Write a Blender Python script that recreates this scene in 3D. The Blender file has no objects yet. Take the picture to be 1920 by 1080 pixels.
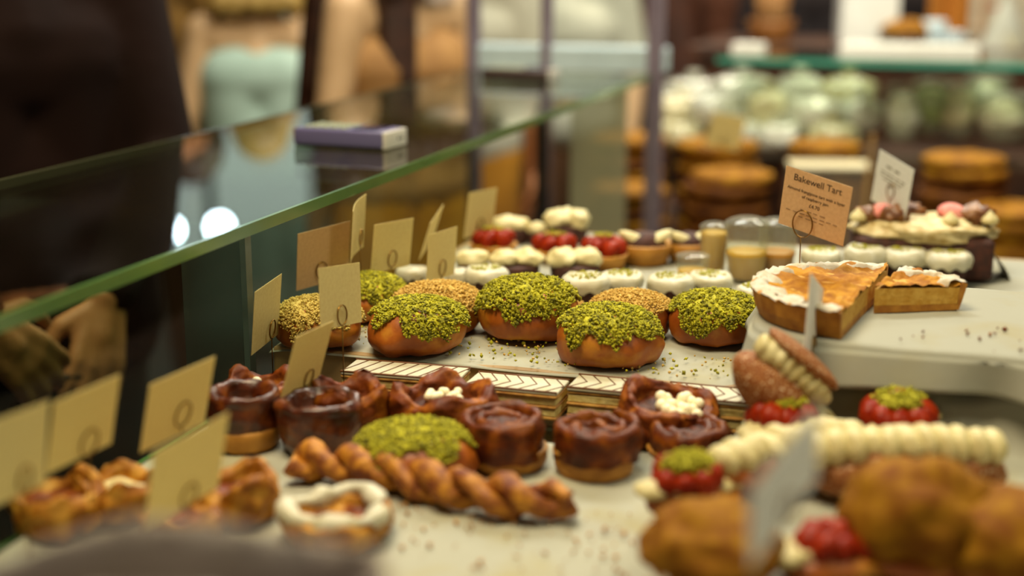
import bpy, bmesh, math, random
import numpy as np
from mathutils import Vector, Matrix, noise

# ------------------------------------------------------------------ camera, world, light
scene = bpy.context.scene
COL = scene.collection
R = math.radians
PITCH, YAW, FPX = R(13.4), R(18.0), 2667.0
CAM = np.array([0.0, 0.0, 0.42])
cd = bpy.data.cameras.new('camera'); cam = bpy.data.objects.new('camera', cd); COL.objects.link(cam)
cam.location = CAM.tolist(); cam.rotation_euler = (math.pi/2 - PITCH, 0, YAW)
cd.lens = 50.0; cd.sensor_width = 36.0; cd.clip_start = 0.02; cd.clip_end = 60
cd.dof.use_dof = True; cd.dof.focus_distance = 1.40; cd.dof.aperture_fstop = 1.9
scene.camera = cam
scene.view_settings.view_transform = 'Standard'; scene.view_settings.look = 'None'
scene.view_settings.gamma = 1.0; scene.view_settings.use_curve_mapping = False
scene.view_settings.exposure = -0.18
scene.cycles.transparent_max_bounces = 24

world = bpy.data.worlds.new('world'); scene.world = world; world.use_nodes = True
bg = world.node_tree.nodes['Background']
bg.inputs[0].default_value = (1.0, 0.90, 0.64, 1); bg.inputs[1].default_value = 0.13

def lamp_light(name, kind, loc, energy, color, size=0.2, target=None, spot=None):
    l = bpy.data.lights.new(name, kind); l.energy = energy; l.color = color
    if kind == 'AREA': l.shape = 'DISK'; l.size = size
    elif kind == 'SPOT': l.shadow_soft_size = size; l.spot_size = R(spot or 70); l.spot_blend = 0.6
    else: l.shadow_soft_size = size
    o = bpy.data.objects.new(name, l); COL.objects.link(o); o.location = loc
    if target is not None:
        o.rotation_euler = (Vector(target) - Vector(loc)).to_track_quat('-Z', 'Y').to_euler()
    return o
WARM = (1.0, 0.95, 0.66)
lamp_light('counter_light', 'AREA', (0.60, 0.85, 1.00), 4.6, WARM, 0.30, (-0.40, 1.25, 0.05))
lamp_light('counter_light', 'AREA', (-0.25, 1.00, 1.25), 2.2, WARM, 0.34, (-0.34, 1.20, 0))
lamp_light('counter_light', 'AREA', (-0.20, 1.85, 1.30), 2.0, WARM, 0.34, (-0.35, 1.65, 0))
lamp_light('hall_fill', 'AREA', (-0.70, 0.8, 1.9), 54, (1.0, 0.82, 0.52), 1.0, (-1.20, 1.8, -.3))  # fill light added to brighten the customer's hands
lamp_light('hall_fill', 'AREA', (-1.0, 2.9, 2.3), 72, (0.97, 0.97, 0.86), 1.0, (-1.2, 3.2, 0))  # fill added for the white rail and the customers
lamp_light('hall_fill', 'AREA', (0.25, 2.9, 1.8), 46, (1.0, 0.95, 0.78), 0.8, (0.0, 3.5, 0))  # added to brighten the neighbouring stall's packages and tubs
lamp_light('hall_fill', 'AREA', (-0.6, 5.0, 2.4), 85, (1.0, 0.88, 0.66), 1.2, (-0.6, 5.0, 0))  # fill added over the people in the background

# ------------------------------------------------------------------ placing helpers
_fw = np.array([-math.sin(YAW)*math.cos(PITCH), math.cos(YAW)*math.cos(PITCH), -math.sin(PITCH)])
_rt = np.array([math.cos(YAW), math.sin(YAW), 0]); _up = np.cross(_rt, _fw)
def ray(px, py):
    d = _fw*FPX + _rt*(px-960) + _up*(540-py); return d/np.linalg.norm(d)
def at(px, py, z):
    d = ray(px, py); p = CAM + d*((z-CAM[2])/d[2]); return (float(p[0]), float(p[1]), float(p[2]))
def atr(px, py, r): return tuple(float(v) for v in CAM + ray(px, py)*r)
def atX(px, py, X):
    d = ray(px, py); return tuple(float(v) for v in CAM + d*(X/d[0]))
def atY(px, py, Y):
    d = ray(px, py); return tuple(float(v) for v in CAM + d*(Y/d[1]))
def dist(p): return float(np.linalg.norm(np.array(p)-CAM))
def width_at(p, wpx): return wpx/FPX*dist(p)

# ------------------------------------------------------------------ materials
def lin(h):
    h = h.lstrip('#'); o = []
    for i in (0, 2, 4):
        c = int(h[i:i+2], 16)/255; o.append(c/12.92 if c <= .04045 else ((c+.055)/1.055)**2.4)
    return (*o, 1.0)
_M = {}
def M(name, c1, c2=None, scale=60, rough=.6, bump=0, bscale=200, metal=0, spec=.5, sss=0, coat=0, trans=0, alpha=1, emit=0, c3=None, ramp=(.35, .65), bands=0, bandmix=.5, transl=0):
    if name in _M: return _M[name]
    m = bpy.data.materials.new(name); m.use_nodes = True; nt = m.node_tree; b = nt.nodes['Principled BSDF']
    b.inputs['Base Color'].default_value = lin(c1); b.inputs['Roughness'].default_value = rough
    b.inputs['Metallic'].default_value = metal; b.inputs['Specular IOR Level'].default_value = spec
    b.inputs['Coat Weight'].default_value = coat; b.inputs['Coat Roughness'].default_value = .15
    b.inputs['Transmission Weight'].default_value = trans; b.inputs['Alpha'].default_value = alpha
    if sss:
        b.inputs['Subsurface Weight'].default_value = sss; b.inputs['Subsurface Radius'].default_value = (.01, .006, .003)
        b.inputs['Subsurface Scale'].default_value = .5
    if emit:
        b.inputs['Emission Color'].default_value = lin(c1); b.inputs['Emission Strength'].default_value = emit
    if c2 or bump:
        tc = nt.nodes.new('ShaderNodeTexCoord')
    if c2:
        n = nt.nodes.new('ShaderNodeTexNoise'); n.inputs['Scale'].default_value = scale; n.inputs['Detail'].default_value = 5
        cr = nt.nodes.new('ShaderNodeValToRGB'); cr.color_ramp.elements[0].color = lin(c1); cr.color_ramp.elements[1].color = lin(c2)
        cr.color_ramp.elements[0].position = ramp[0]; cr.color_ramp.elements[1].position = ramp[1]
        if c3:
            e = cr.color_ramp.elements.new(.5*(ramp[0]+ramp[1])); e.color = lin(c3)
        nt.links.new(tc.outputs['Object'], n.inputs['Vector']); nt.links.new(n.outputs['Fac'], cr.inputs['Fac'])
        nt.links.new(cr.outputs['Color'], b.inputs['Base Color'])
    if bump:
        n2 = nt.nodes.new('ShaderNodeTexNoise'); n2.inputs['Scale'].default_value = bscale; n2.inputs['Detail'].default_value = 4
        bp = nt.nodes.new('ShaderNodeBump'); bp.inputs['Strength'].default_value = bump; bp.inputs['Distance'].default_value = .002
        nt.links.new(tc.outputs['Object'], n2.inputs['Vector']); nt.links.new(n2.outputs['Fac'], bp.inputs['Height'])
        nt.links.new(bp.outputs['Normal'], b.inputs['Normal'])
    if bands:
        wv = nt.nodes.new('ShaderNodeTexWave'); wv.bands_direction = 'Z'; wv.inputs['Scale'].default_value = bands; wv.inputs['Distortion'].default_value = 7; wv.inputs['Detail'].default_value = 3; wv.inputs['Detail Scale'].default_value = 1.5
        mx = nt.nodes.new('ShaderNodeMix'); mx.data_type = 'RGBA'; mx.blend_type = 'MULTIPLY'; mx.inputs[0].default_value = bandmix
        nt.links.new(tc.outputs['Object'], wv.inputs['Vector']); nt.links.new(cr.outputs['Color'], mx.inputs[6]); nt.links.new(wv.outputs['Color'], mx.inputs[7]); nt.links.new(mx.outputs[2], b.inputs['Base Color'])
        if bump:
            ad = nt.nodes.new('ShaderNodeMath'); ad.operation = 'MULTIPLY_ADD'; ad.inputs[1].default_value = 1.0; nt.links.new(n2.outputs['Fac'], ad.inputs[0]); nt.links.new(wv.outputs['Fac'], ad.inputs[2]); nt.links.new(ad.outputs[0], bp.inputs['Height'])
    if transl:
        tl_ = nt.nodes.new('ShaderNodeBsdfTranslucent'); ms = nt.nodes.new('ShaderNodeMixShader'); ms.inputs[0].default_value = transl
        if c2: nt.links.new(cr.outputs['Color'], tl_.inputs[0])
        else: tl_.inputs[0].default_value = lin(c1)
        nt.links.new(b.outputs[0], ms.inputs[1]); nt.links.new(tl_.outputs[0], ms.inputs[2]); nt.links.new(ms.outputs[0], nt.nodes['Material Output'].inputs['Surface'])
    _M[name] = m; return m
def glassmat(name, tint, ior=1.5, rough=0.0, haze=0.0):
    """thin clear sheet: light passes straight through, Fresnel reflection on the faces"""
    m = bpy.data.materials.new(name); m.use_nodes = True; nt = m.node_tree; nt.nodes.clear()
    out = nt.nodes.new('ShaderNodeOutputMaterial'); mix = nt.nodes.new('ShaderNodeMixShader')
    lw = nt.nodes.new('ShaderNodeLayerWeight'); lw.inputs['Blend'].default_value = .5      # Schlick curve, the same from both sides
    pw = nt.nodes.new('ShaderNodeMath'); pw.operation = 'POWER'; pw.inputs[1].default_value = 5.0
    ma = nt.nodes.new('ShaderNodeMath'); ma.operation = 'MULTIPLY_ADD'; f0 = ((ior-1)/(ior+1))**2; ma.inputs[1].default_value = 1-f0; ma.inputs[2].default_value = f0
    nt.links.new(lw.outputs['Facing'], pw.inputs[0]); nt.links.new(pw.outputs[0], ma.inputs[0])
    tr = nt.nodes.new('ShaderNodeBsdfTransparent'); tr.inputs[0].default_value = lin(tint)
    gl = nt.nodes.new('ShaderNodeBsdfGlossy'); gl.inputs['Roughness'].default_value = rough
    nt.links.new(ma.outputs[0], mix.inputs[0]); nt.links.new(tr.outputs[0], mix.inputs[1]); nt.links.new(gl.outputs[0], mix.inputs[2])
    if haze:
        df = nt.nodes.new('ShaderNodeBsdfDiffuse'); df.inputs[0].default_value = (.75, .75, .68, 1); m2 = nt.nodes.new('ShaderNodeMixShader'); m2.inputs[0].default_value = haze
        nt.links.new(mix.outputs[0], m2.inputs[1]); nt.links.new(df.outputs[0], m2.inputs[2]); nt.links.new(m2.outputs[0], out.inputs['Surface']); return m
    nt.links.new(mix.outputs[0], out.inputs['Surface']); return m

PAPER = M('parchment paper', '#A6A596', '#A29660', 13, .8, .25, 40, spec=.2, ramp=(.5, .85))
PAPERW = M('white paper', '#9E9D90', '#9A8E64', 11, .8, .3, 30, spec=.2, ramp=(.5, .85))
CARD = M('cream card', '#EDDE9E', '#E6D494', 300, .85, transl=.38)
CARDP = M('pinkish card', '#EBCBA0', '#E3C196', 300, .85, transl=.35)
CARDW = M('white card', '#F0F0EC', '#E6E6E0', 300, .85, transl=.5)
INK = M('dark print', '#3A2A22', rough=.9)
WIRE = M('brass wire', '#8C6A34', rough=.35, metal=1)
DOUGH = M('golden dough', '#883E06', '#CC9028', 26, .5, .3, 90, coat=.06, c3='#A6580A', ramp=(.34, .72))
GOLD = M('golden flaky dough', '#844A0C', '#C89236', 60, .55, .5, 130, c3='#A66A16', spec=.3, bands=22, bandmix=.18)
DOUGHD = M('dark baked dough', '#5A2204', '#A05A0C', 60, .55, .5, 130, coat=.04, c3='#783606', bands=22, bandmix=.22, spec=.25)
PALE = M('pale dough', '#C28A34', '#A06A1C', 40, .6, .2, 120)
CARAMEL = M('caramel glazed pastry', '#4A1C04', '#94500C', 55, .5, .5, 130, coat=.05, c3='#682C04', bands=20, bandmix=.28, spec=.25)
CHOCF = M('dark chocolate filling', '#301204', '#5A280A', 60, .5, .4, 150, spec=.2)
PIST = M('pistachio crumb', '#76720A', '#C0B822', 170, .9, .4, 500, c3='#9E980E')
PISTD = M('dark pistachio', '#4E4A08', '#6E6A10', 300, .9)
PISTL = M('bright pistachio', '#8E8C12', '#BCB42E', 300, .9)
CRUMB = M('biscuit crumb', '#B08634', '#D6B868', 300, .9, .4, 500, c3='#C49C46')
CRUMBG = M('greenish nut crumb', '#A88A34', '#CDB862', 300, .9, .4, 500)
CREAM = M('whipped cream', '#D8CC9C', '#CCBC82', 40, .5, .2, 120, sss=.1)
ICING = M('white icing', '#CFCBB8', '#C4BC9C', 60, .4, .1, 150)
PEARL = M('white chocolate pearl', '#F6ECC8', rough=.4)
CHOC = M('chocolate cake', '#2E120A', '#4A2010', 120, .75, .4, 250)
STRAW = M('glazed strawberry', '#7C1604', '#9C2E08', 60, .4, .3, 200, coat=.05, spec=.15)
CUST = M('yellow custard', '#D2A630', '#C4921F', 30, .4)
SPONGE = M('almond sponge', '#B88628', '#CEA248', 150, .8, .4, 300)
FRANG = M('baked frangipane top', '#90580A', '#C48E2A', 70, .75, .8, 120, c3='#A87016', spec=.25)
CRUST = M('shortcrust', '#90560A', '#C0862A', 60, .7, .3, 180)
SUGAR = M('icing sugar', '#CFCABF', '#BEB096', 90, .8, .3, 200)
DUST = M('sugar dusted dough', '#7E420E', '#DCC8A8', 420, .75, .3, 300, ramp=(.44, .70), c3='#9A5E22')
PINK = M('pink macaron', '#D8736A', '#E49A8C', 80, .7)
PRAL = M('praline cluster', '#5A2C10', '#94602C', 90, .5, .8, 150, coat=.2)
METAL = M('violet grey metal', '#7A6C7C', '#877A88', 20, .45, metal=.2)
WHITEP = M('white painted board', '#C4D6DC', '#B8CAD0', 12, .35)
BLACKP = M('black plastic', '#1E1A1E', rough=.4)
VIOLET = M('violet grey plastic', '#5A5478', rough=.35)
WOODD = M('dark stained wood', '#2E160A', '#4A2610', 14, .5, .2, 60)
WOOD = M('brown wood', '#7A4A1C', '#96602A', 16, .55, .2, 60)
COOK = M('baked biscuit', '#744804', '#A0700E', 40, .7, .4, 120, c3='#865608', spec=.2)
COOKD = M('dark biscuit', '#4A2404', '#6E400A', 40, .7, .4, 120, spec=.2)
GLASS = glassmat('clear glass', '#E8F0E4')
GLASSF = glassmat('front glass', '#DCE6DC')
PLASTIC = glassmat('clear plastic', '#EEF0E6', 1.45, .08, .13)
GEDGE = M('green glass edge', '#3F6B3C', '#587A42', 6, .15, coat=.5)
TEDGE = M('turquoise glass edge', '#3FA58C', '#3A8F7C', 3, .15, coat=.5)
ACRYL = M('frosted acrylic', '#B8B29C', rough=.3, alpha=.55)
SKIN = M('skin', '#C98A5C', '#BC7C4E', 12, .5, sss=.08)
SKINL = M('light skin', '#CBA67C', '#BE9A70', 12, .5, sss=.08)

# ------------------------------------------------------------------ mesh helpers
def fbm(p, f, s=0.0):
    return noise.noise(Vector((p[0]*f+s, p[1]*f+s*1.7, p[2]*f-s*.6)))
def mesh(name, V, F, mat, smooth=True):
    me = bpy.data.meshes.new(name); me.from_pydata([tuple(map(float, v)) for v in V], [], [tuple(map(int, f)) for f in F])
    if smooth: me.polygons.foreach_set('use_smooth', [True]*len(me.polygons))
    me.materials.append(mat); me.update(); return me
def obj(name, VF, mat, parent=None, smooth=True, kind=None, label=None, loc=None, rot=None):
    me = VF if isinstance(VF, bpy.types.Mesh) else mesh(name, VF[0], VF[1], mat, smooth)
    o = bpy.data.objects.new(name, me); COL.objects.link(o)
    if parent: o.parent = parent
    if kind: o['kind'] = kind
    if label: o['label'] = label
    if loc is not None: o.location = loc
    if rot is not None: o.rotation_euler = rot
    return o
def tag(o, label, cat, group=None, kind=None):
    o['label'] = label; o['category'] = cat
    if group: o['group'] = group
    if kind: o['kind'] = kind
    return o
def thing(name, label, cat, loc=(0, 0, 0), rot=0, group=None):
    o = bpy.data.objects.new(name, None); COL.objects.link(o); o.empty_display_size = .02
    o.location = loc; o.rotation_euler = rot if isinstance(rot, (tuple, list)) else (0, 0, rot)
    return tag(o, label, cat, group)
def struct(name, VF, mat, smooth=False):
    o = obj(name, VF, mat, None, smooth); o['kind'] = 'structure'; return o
def dup(root, label, loc, rot=0, scale=None):
    r = root.copy(); COL.objects.link(r); r.location = loc
    r.rotation_euler = rot if isinstance(rot, (tuple, list)) else (0, 0, rot); r['label'] = label
    if scale: r.scale = (scale,)*3
    for ch in list(root.children):
        c = ch.copy(); COL.objects.link(c); c.parent = r
        for g in list(ch.children):
            d = g.copy(); COL.objects.link(d); d.parent = c
    return r
def join(*parts):
    V, F, n = [], [], 0
    for v, f in parts:
        v = np.asarray(v, float); V.append(v); F += [tuple(i+n for i in q) for q in f]; n += len(v)
    return np.concatenate(V), F
def xf(VF, loc=(0, 0, 0), rot=(0, 0, 0), sc=(1, 1, 1)):
    from mathutils import Euler
    m = np.array(Euler(rot).to_matrix()); V = (np.asarray(VF[0], float)*np.array(sc)) @ m.T + np.array(loc); return V, VF[1]
def normals(V, F):
    V = np.asarray(V, float); N = np.zeros_like(V)
    for f in F:
        n = np.cross(V[f[1]]-V[f[0]], V[f[-1]]-V[f[0]]) if len(f) < 4 else np.cross(V[f[2]]-V[f[0]], V[f[3]]-V[f[1]])
        for i in f: N[i] += n
    L = np.linalg.norm(N, axis=1, keepdims=True); L[L == 0] = 1; return N/L
def displace(VF, amp, freq, seed=0.0, octaves=1):
    V, F = np.asarray(VF[0], float).copy(), VF[1]; N = normals(V, F)
    d = np.array([sum(fbm(v, freq*2**o, seed+o*7)/2**o for o in range(octaves)) for v in V]); return V + N*(d*amp)[:, None], F
def resample(pts, n):
    """Catmull-Rom through the points, n points out"""
    P = np.array(pts, float); k = len(P); out = []
    for t in np.linspace(0, k-1, n):
        i = min(int(t), k-2); u = t-i
        p0, p1, p2, p3 = P[max(i-1, 0)], P[i], P[i+1], P[min(i+2, k-1)]
        out.append(.5*((2*p1)+(-p0+p2)*u+(2*p0-5*p1+4*p2-p3)*u*u+(-p0+3*p1-3*p2+p3)*u**3))
    return np.array(out)
def lathe(prof, n=40, a0=0.0, a1=2*math.pi):
    full = abs(a1-a0-2*math.pi) < 1e-6
    V, rows = [], []
    m = n if full else n+1
    for r, z in prof:
        if r < 1e-6: rows.append([len(V)]*m); V.append((0, 0, z)); continue
        row = []
        for j in range(m):
            a = a0+(a1-a0)*j/n; row.append(len(V)); V.append((r*math.cos(a), r*math.sin(a), z))
        rows.append(row)
    F = []
    for i in range(len(rows)-1):
        for j in range(n):
            k = (j+1) % m; q = [rows[i][j], rows[i][k], rows[i+1][k], rows[i+1][j]]
            u = []
            for x in q:
                if x not in u: u.append(x)
            if len(u) > 2: F.append(tuple(u))
    return np.array(V), F
def box(w, d, h, c=(0, 0, 0), bev=0.0, seg=2):
    """box w x d x h whose base centre is at c"""
    bm = bmesh.new(); bmesh.ops.create_cube(bm, size=1)
    for v in bm.verts: v.co = Vector((v.co.x*w+c[0], v.co.y*d+c[1], (v.co.z+.5)*h+c[2]))
    if bev: bmesh.ops.bevel(bm, geom=bm.edges[:], offset=bev, segments=seg, affect='EDGES', profile=.5)
    bm.verts.index_update(); V = np.array([v.co[:] for v in bm.verts]); F = [tuple(v.index for v in f.verts) for f in bm.faces]; bm.free(); return V, F
def tube(path, rad, n=8, cap=True):
    P = np.array(path, float); k = len(P); rad = np.full(k, rad) if np.isscalar(rad) else np.array(rad)
    T = np.gradient(P, axis=0); T /= np.linalg.norm(T, axis=1, keepdims=True)+1e-12
    ref = np.array([0, 0, 1.]) if abs(T[0][2]) < .9 else np.array([1., 0, 0])
    V = []
    u = np.cross(T[0], ref); u /= np.linalg.norm(u)
    for i in range(k):
        u = u-T[i]*(u@T[i]); u /= np.linalg.norm(u); w = np.cross(T[i], u)
        for j in range(n):
            a = 2*math.pi*j/n; V.append(P[i]+rad[i]*(math.cos(a)*u+math.sin(a)*w))
    F = [(i*n+j, i*n+(j+1) % n, (i+1)*n+(j+1) % n, (i+1)*n+j) for i in range(k-1) for j in range(n)]
    if cap:
        F.append(tuple(range(n-1, -1, -1))); F.append(tuple((k-1)*n+j for j in range(n)))
    return np.array(V), F
_ico = {}
def ico(sub=2):
    if sub not in _ico:
        bm = bmesh.new(); bmesh.ops.create_icosphere(bm, subdivisions=sub, radius=1)
        bm.verts.index_update(); _ico[sub] = (np.array([v.co[:] for v in bm.verts]), [tuple(v.index for v in f.verts) for f in bm.faces]); bm.free()
    return _ico[sub]
def blob(rx, ry, rz, amp=.1, freq=1.5, seed=0.0, sub=3, c=(0, 0, 0), flat=None, octaves=1):
    V, F = ico(sub); V = V.copy()
    d = np.array([1+amp*sum(fbm(v, freq*2**o, seed+o*5)/2**o for o in range(octaves)) for v in V]); V = V*d[:, None]*np.array([rx, ry, rz])
    if flat is not None: V[:, 2] = np.maximum(V[:, 2], flat)
    return V+np.array(c), F
OCT_V = np.array([(1, 0, 0), (-1, 0, 0), (0, 1, 0), (0, -1, 0), (0, 0, 1), (0, 0, -1)], float)
OCT_F = [(0, 2, 4), (2, 1, 4), (1, 3, 4), (3, 0, 4), (2, 0, 5), (1, 2, 5), (3, 1, 5), (0, 3, 5)]
def crumbs(P, smin, smax, rng):
    """angular crumbs, one at each point"""
    P = np.asarray(P, float); n = len(P); V = np.zeros((n*6, 3)); F = []
    for i in range(n):
        q = rng.normal(size=4); q /= np.linalg.norm(q); w, x, y, z = q
        Rm = np.array([[1-2*(y*y+z*z), 2*(x*y-w*z), 2*(x*z+w*y)], [2*(x*y+w*z), 1-2*(x*x+z*z), 2*(y*z-w*x)], [2*(x*z-w*y), 2*(y*z+w*x), 1-2*(x*x+y*y)]])
        s = rng.uniform(smin, smax)*rng.uniform(.6, 1.2, 3)
        V[i*6:i*6+6] = (OCT_V*s) @ Rm.T + P[i]
        F += [(a+i*6, b+i*6, c+i*6) for a, b, c in OCT_F]
    return V, F
def sheet(w, d, nx, ny, zfun):
    V = [(w*(i/nx-.5), d*(j/ny-.5), 0) for j in range(ny+1) for i in range(nx+1)]
    V = np.array([(x, y, zfun(x, y)) for x, y, _ in V])
    F = [(j*(nx+1)+i, j*(nx+1)+i+1, (j+1)*(nx+1)+i+1, (j+1)*(nx+1)+i) for j in range(ny) for i in range(nx)]
    return V, F
def thicken(VF, t):
    V, F = np.asarray(VF[0], float), VF[1]; N = normals(V, F); n = len(V)
    W = np.concatenate([V, V-N*t]); G = list(F)+[tuple(i+n for i in reversed(f)) for f in F]
    cnt = {}
    for f in F:
        for a, b in zip(f, f[1:]+f[:1]): cnt[(a, b)] = 1
    for (a, b) in list(cnt):
        if (b, a) not in cnt: G.append((b, a, a+n, b+n))
    return W, G
def evalmesh(o):
    dg = bpy.context.evaluated_depsgraph_get(); return bpy.data.meshes.new_from_object(o.evaluated_get(dg))
def remeshed(VF, voxel, smooth_it=4):
    """union of overlapping closed shells -> one continuous surface"""
    me = mesh('tmp', VF[0], VF[1], SKIN); o = bpy.data.objects.new('tmp', me); COL.objects.link(o)
    m = o.modifiers.new('r', 'REMESH'); m.mode = 'VOXEL'; m.voxel_size = voxel; m.use_smooth_shade = True
    s = o.modifiers.new('s', 'SMOOTH'); s.iterations = smooth_it; s.factor = .5
    bpy.context.view_layer.update(); r = evalmesh(o); bpy.data.objects.remove(o); bpy.data.meshes.remove(me)
    r.polygons.foreach_set('use_smooth', [True]*len(r.polygons)); r.materials.clear(); return r
def capsule(p0, r0, p1, r1, n=14, sq=1.0):
    p0, p1 = np.array(p0, float), np.array(p1, float); d = p1-p0; L = np.linalg.norm(d); d = d/max(L, 1e-9)
    pts, rr = [], []
    for a in np.linspace(-90, 0, 6)[:]: pts.append(p0+d*r0*math.sin(R(a))); rr.append(max(r0*math.cos(R(a)), 1e-4))
    for a in np.linspace(0, 90, 6): pts.append(p1+d*r1*math.sin(R(a))); rr.append(max(r1*math.cos(R(a)), 1e-4))
    # keep points strictly ordered for the sweep
    P = np.array(pts); t = (P-p0)@d; keep = np.argsort(t, kind='stable'); return tube(P[keep], np.array(rr)[keep], n)
# ------------------------------------------------------------------ setting
FLOOR = -1.05
struct('floor', box(16, 16, .05, (-.5, 4, FLOOR-.05)), M('dark stone floor', '#3A2C22', '#2A1E16', 3, .5))
struct('wall_back', box(14, .1, 4.0, (-1, 9.0, FLOOR)), M('brown brick-dark wall', '#4A2E1A', '#35200F', 2, .8))
struct('wall_left', box(.1, 14, 4.0, (-6.5, 3, FLOOR)), M('dim plaster wall', '#54402A', '#40301E', 2, .8))
struct('ceiling', box(14, 14, .1, (-1, 3, 2.95)), M('dark ceiling', '#2A211A', '#221A14', 2, .9))
# counters and the glass display case
CASE_END = 2.88
cb = thing('display_counter', 'dark wooden counter body carrying the pastry trays', 'counter', (0, 0, FLOOR))
obj('counter_body', box(1.1, 1.74, -.018-FLOOR, (.05, 1.095, 0)), WOODD, cb, False)
obj('counter_plinth', box(.55, 2.75, -.322-FLOOR, (-.775, 1.60, 0)), WOODD, cb, False)
case = thing('display_case', 'glass display case with a level glass top between customers and pastries', 'display case', (-.83, 1.6, -.32))
def cpart(name, w, d, h, c, mat, bev=0, **k):
    return obj(name, box(w, d, h, (c[0]+.83, c[1]-1.6, c[2]+.32), bev), mat, case, False, **k)
gs = thing('glass_shelf', 'green-edged glass shelf under the pastry trays', 'glass shelf', (-.082, 1.10, -.0165))
obj('glass_sheet', box(1.15, 1.7, .008), GLASS, gs, False); obj('glass_edge', box(.004, 1.7, .0085, (-.578, 0, 0)), GEDGE, gs, False)
cpart('front_pane', .008, 2.55, .474, (-1.024, 1.60, -.32), GLASSF)
tg = cpart('top_glass', .385, CASE_END-.3, .010, (-.8325, (CASE_END+.3)/2, .160), GLASS)
cpart('glass_edge', .004, CASE_END-.3, .0115, (-.638, (CASE_END+.3)/2, .1593), GEDGE, label='green polished edge of the glass top')
cpart('back_edge', .004, CASE_END-.3, .0115, (-1.026, (CASE_END+.3)/2, .1593), M('dark glass edge', '#3A3A22', rough=.3))
fin = cpart('glass_fin', .066, .010, .166, (-.700, 1.206, -.007), glassmat('fin glass', '#B4C4C4', 1.5, .0, .05))
cpart('fin_edge', .006, .012, .166, (-.664, 1.206, -.007), M('blue grey glass edge', '#5E6E6C', '#4C5A5A', 20, .3))
for x, w in ((-.632, .032), (-.865, .020), (-1.028, .024)):
    cpart('frame_post', w, .03, 1.5, (x, CASE_END+.02, -.32), METAL, .002)
cpart('white_rail', .43, .07, .052, (-.83, CASE_END+.05, .170), WHITEP, .004)
cpart('end_pane', .12, .006, .46, (-.745, CASE_END, -.32), ACRYL, label='pale translucent end panel')
cpart('dark_brace', .022, .02, .48, (-.86, CASE_END-.03, -.32), BLACKP)

# cross counter behind
xc = thing('cross_counter', 'dark wooden counter of the neighbouring stall with a lower shelf', 'counter', (.6, 3.45, FLOOR))
obj('counter_body', box(2.6, .95, -.245-FLOOR, (-.1, .02, 0)), WOODD, xc, False)
obj('riser_shelf', box(2.4, .45, .16, (0, .27, -.245-FLOOR)), WOODD, xc, False)
xg = thing('glass_counter_top', 'turquoise-edged glass shelf running across the neighbouring stall', 'glass shelf', (.6, 3.62, .16))
obj('glass_sheet', box(2.38, .46, .010), GLASS, xg, False)
obj('glass_edge', box(2.38, .004, .013, (0, -.231, -.0015)), TEDGE, xg, False, label='turquoise polished front edge')
for x in (-1.18, -.12, 1.18): obj('support_post', box(.02, .02, .245, (x, .15, -.245)), METAL, xg, False)

# ------------------------------------------------------------------ trays and papers
rng = np.random.default_rng(5)
def paper_sheet(w, d, wr=.0016, lift=.0, seed=1.0, nx=60, ny=50):
    def zf(x, y):
        e = max(0, abs(x)-(w/2-.03))/.03; g = max(0, abs(y)-(d/2-.03))/.03
        return wr*(fbm((x, y, 0), 14, seed)+.5*fbm((x, y, 0), 38, seed+3))+wr*1.3+lift*(e*e+g*g)
    return thicken(sheet(w, d, nx, ny, zf), .0006)
tl = thing('front_baking_tray', 'low front tray lined with parchment under the swirls and cheese twist', 'tray', (-.392, .865, -.008))
obj('tray_base', box(.48, .50, .005, (0, 0, 0), .002), M('dull tray metal', '#8A8478', rough=.4, metal=.7), tl, False)
obj('parchment_liner', paper_sheet(.48, .50, .0022, .006, 2.0), PAPER, tl, loc=(0, 0, .0055))
td = thing('bun_tray', 'raised tray lined with parchment under the crumb-topped buns', 'tray', (-.425, 1.368, -.008))
obj('tray_block', box(.475, .236, .035, (0, 0, 0), .003), M('pale wood riser', '#A88A5C', '#8E7044', 12, .6), td, False)
obj('parchment_liner', paper_sheet(.48, .242, .0012, -.004, 4.0), PAPER, td, loc=(0, 0, .0355))
tr = thing('cake_tray', 'raised tray with white paper under the small iced cakes', 'tray', (-.17, 1.712, -.008))
obj('tray_block', box(.97, .44, .0345, (0, 0, 0), .003), _M['pale wood riser'], tr, False)
obj('paper_liner', paper_sheet(.97, .44, .001, -.004, 6.0), PAPERW, tr, loc=(0, 0, .035))
ZT, ZR, ZF = .0315, .0308, .0015

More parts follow.
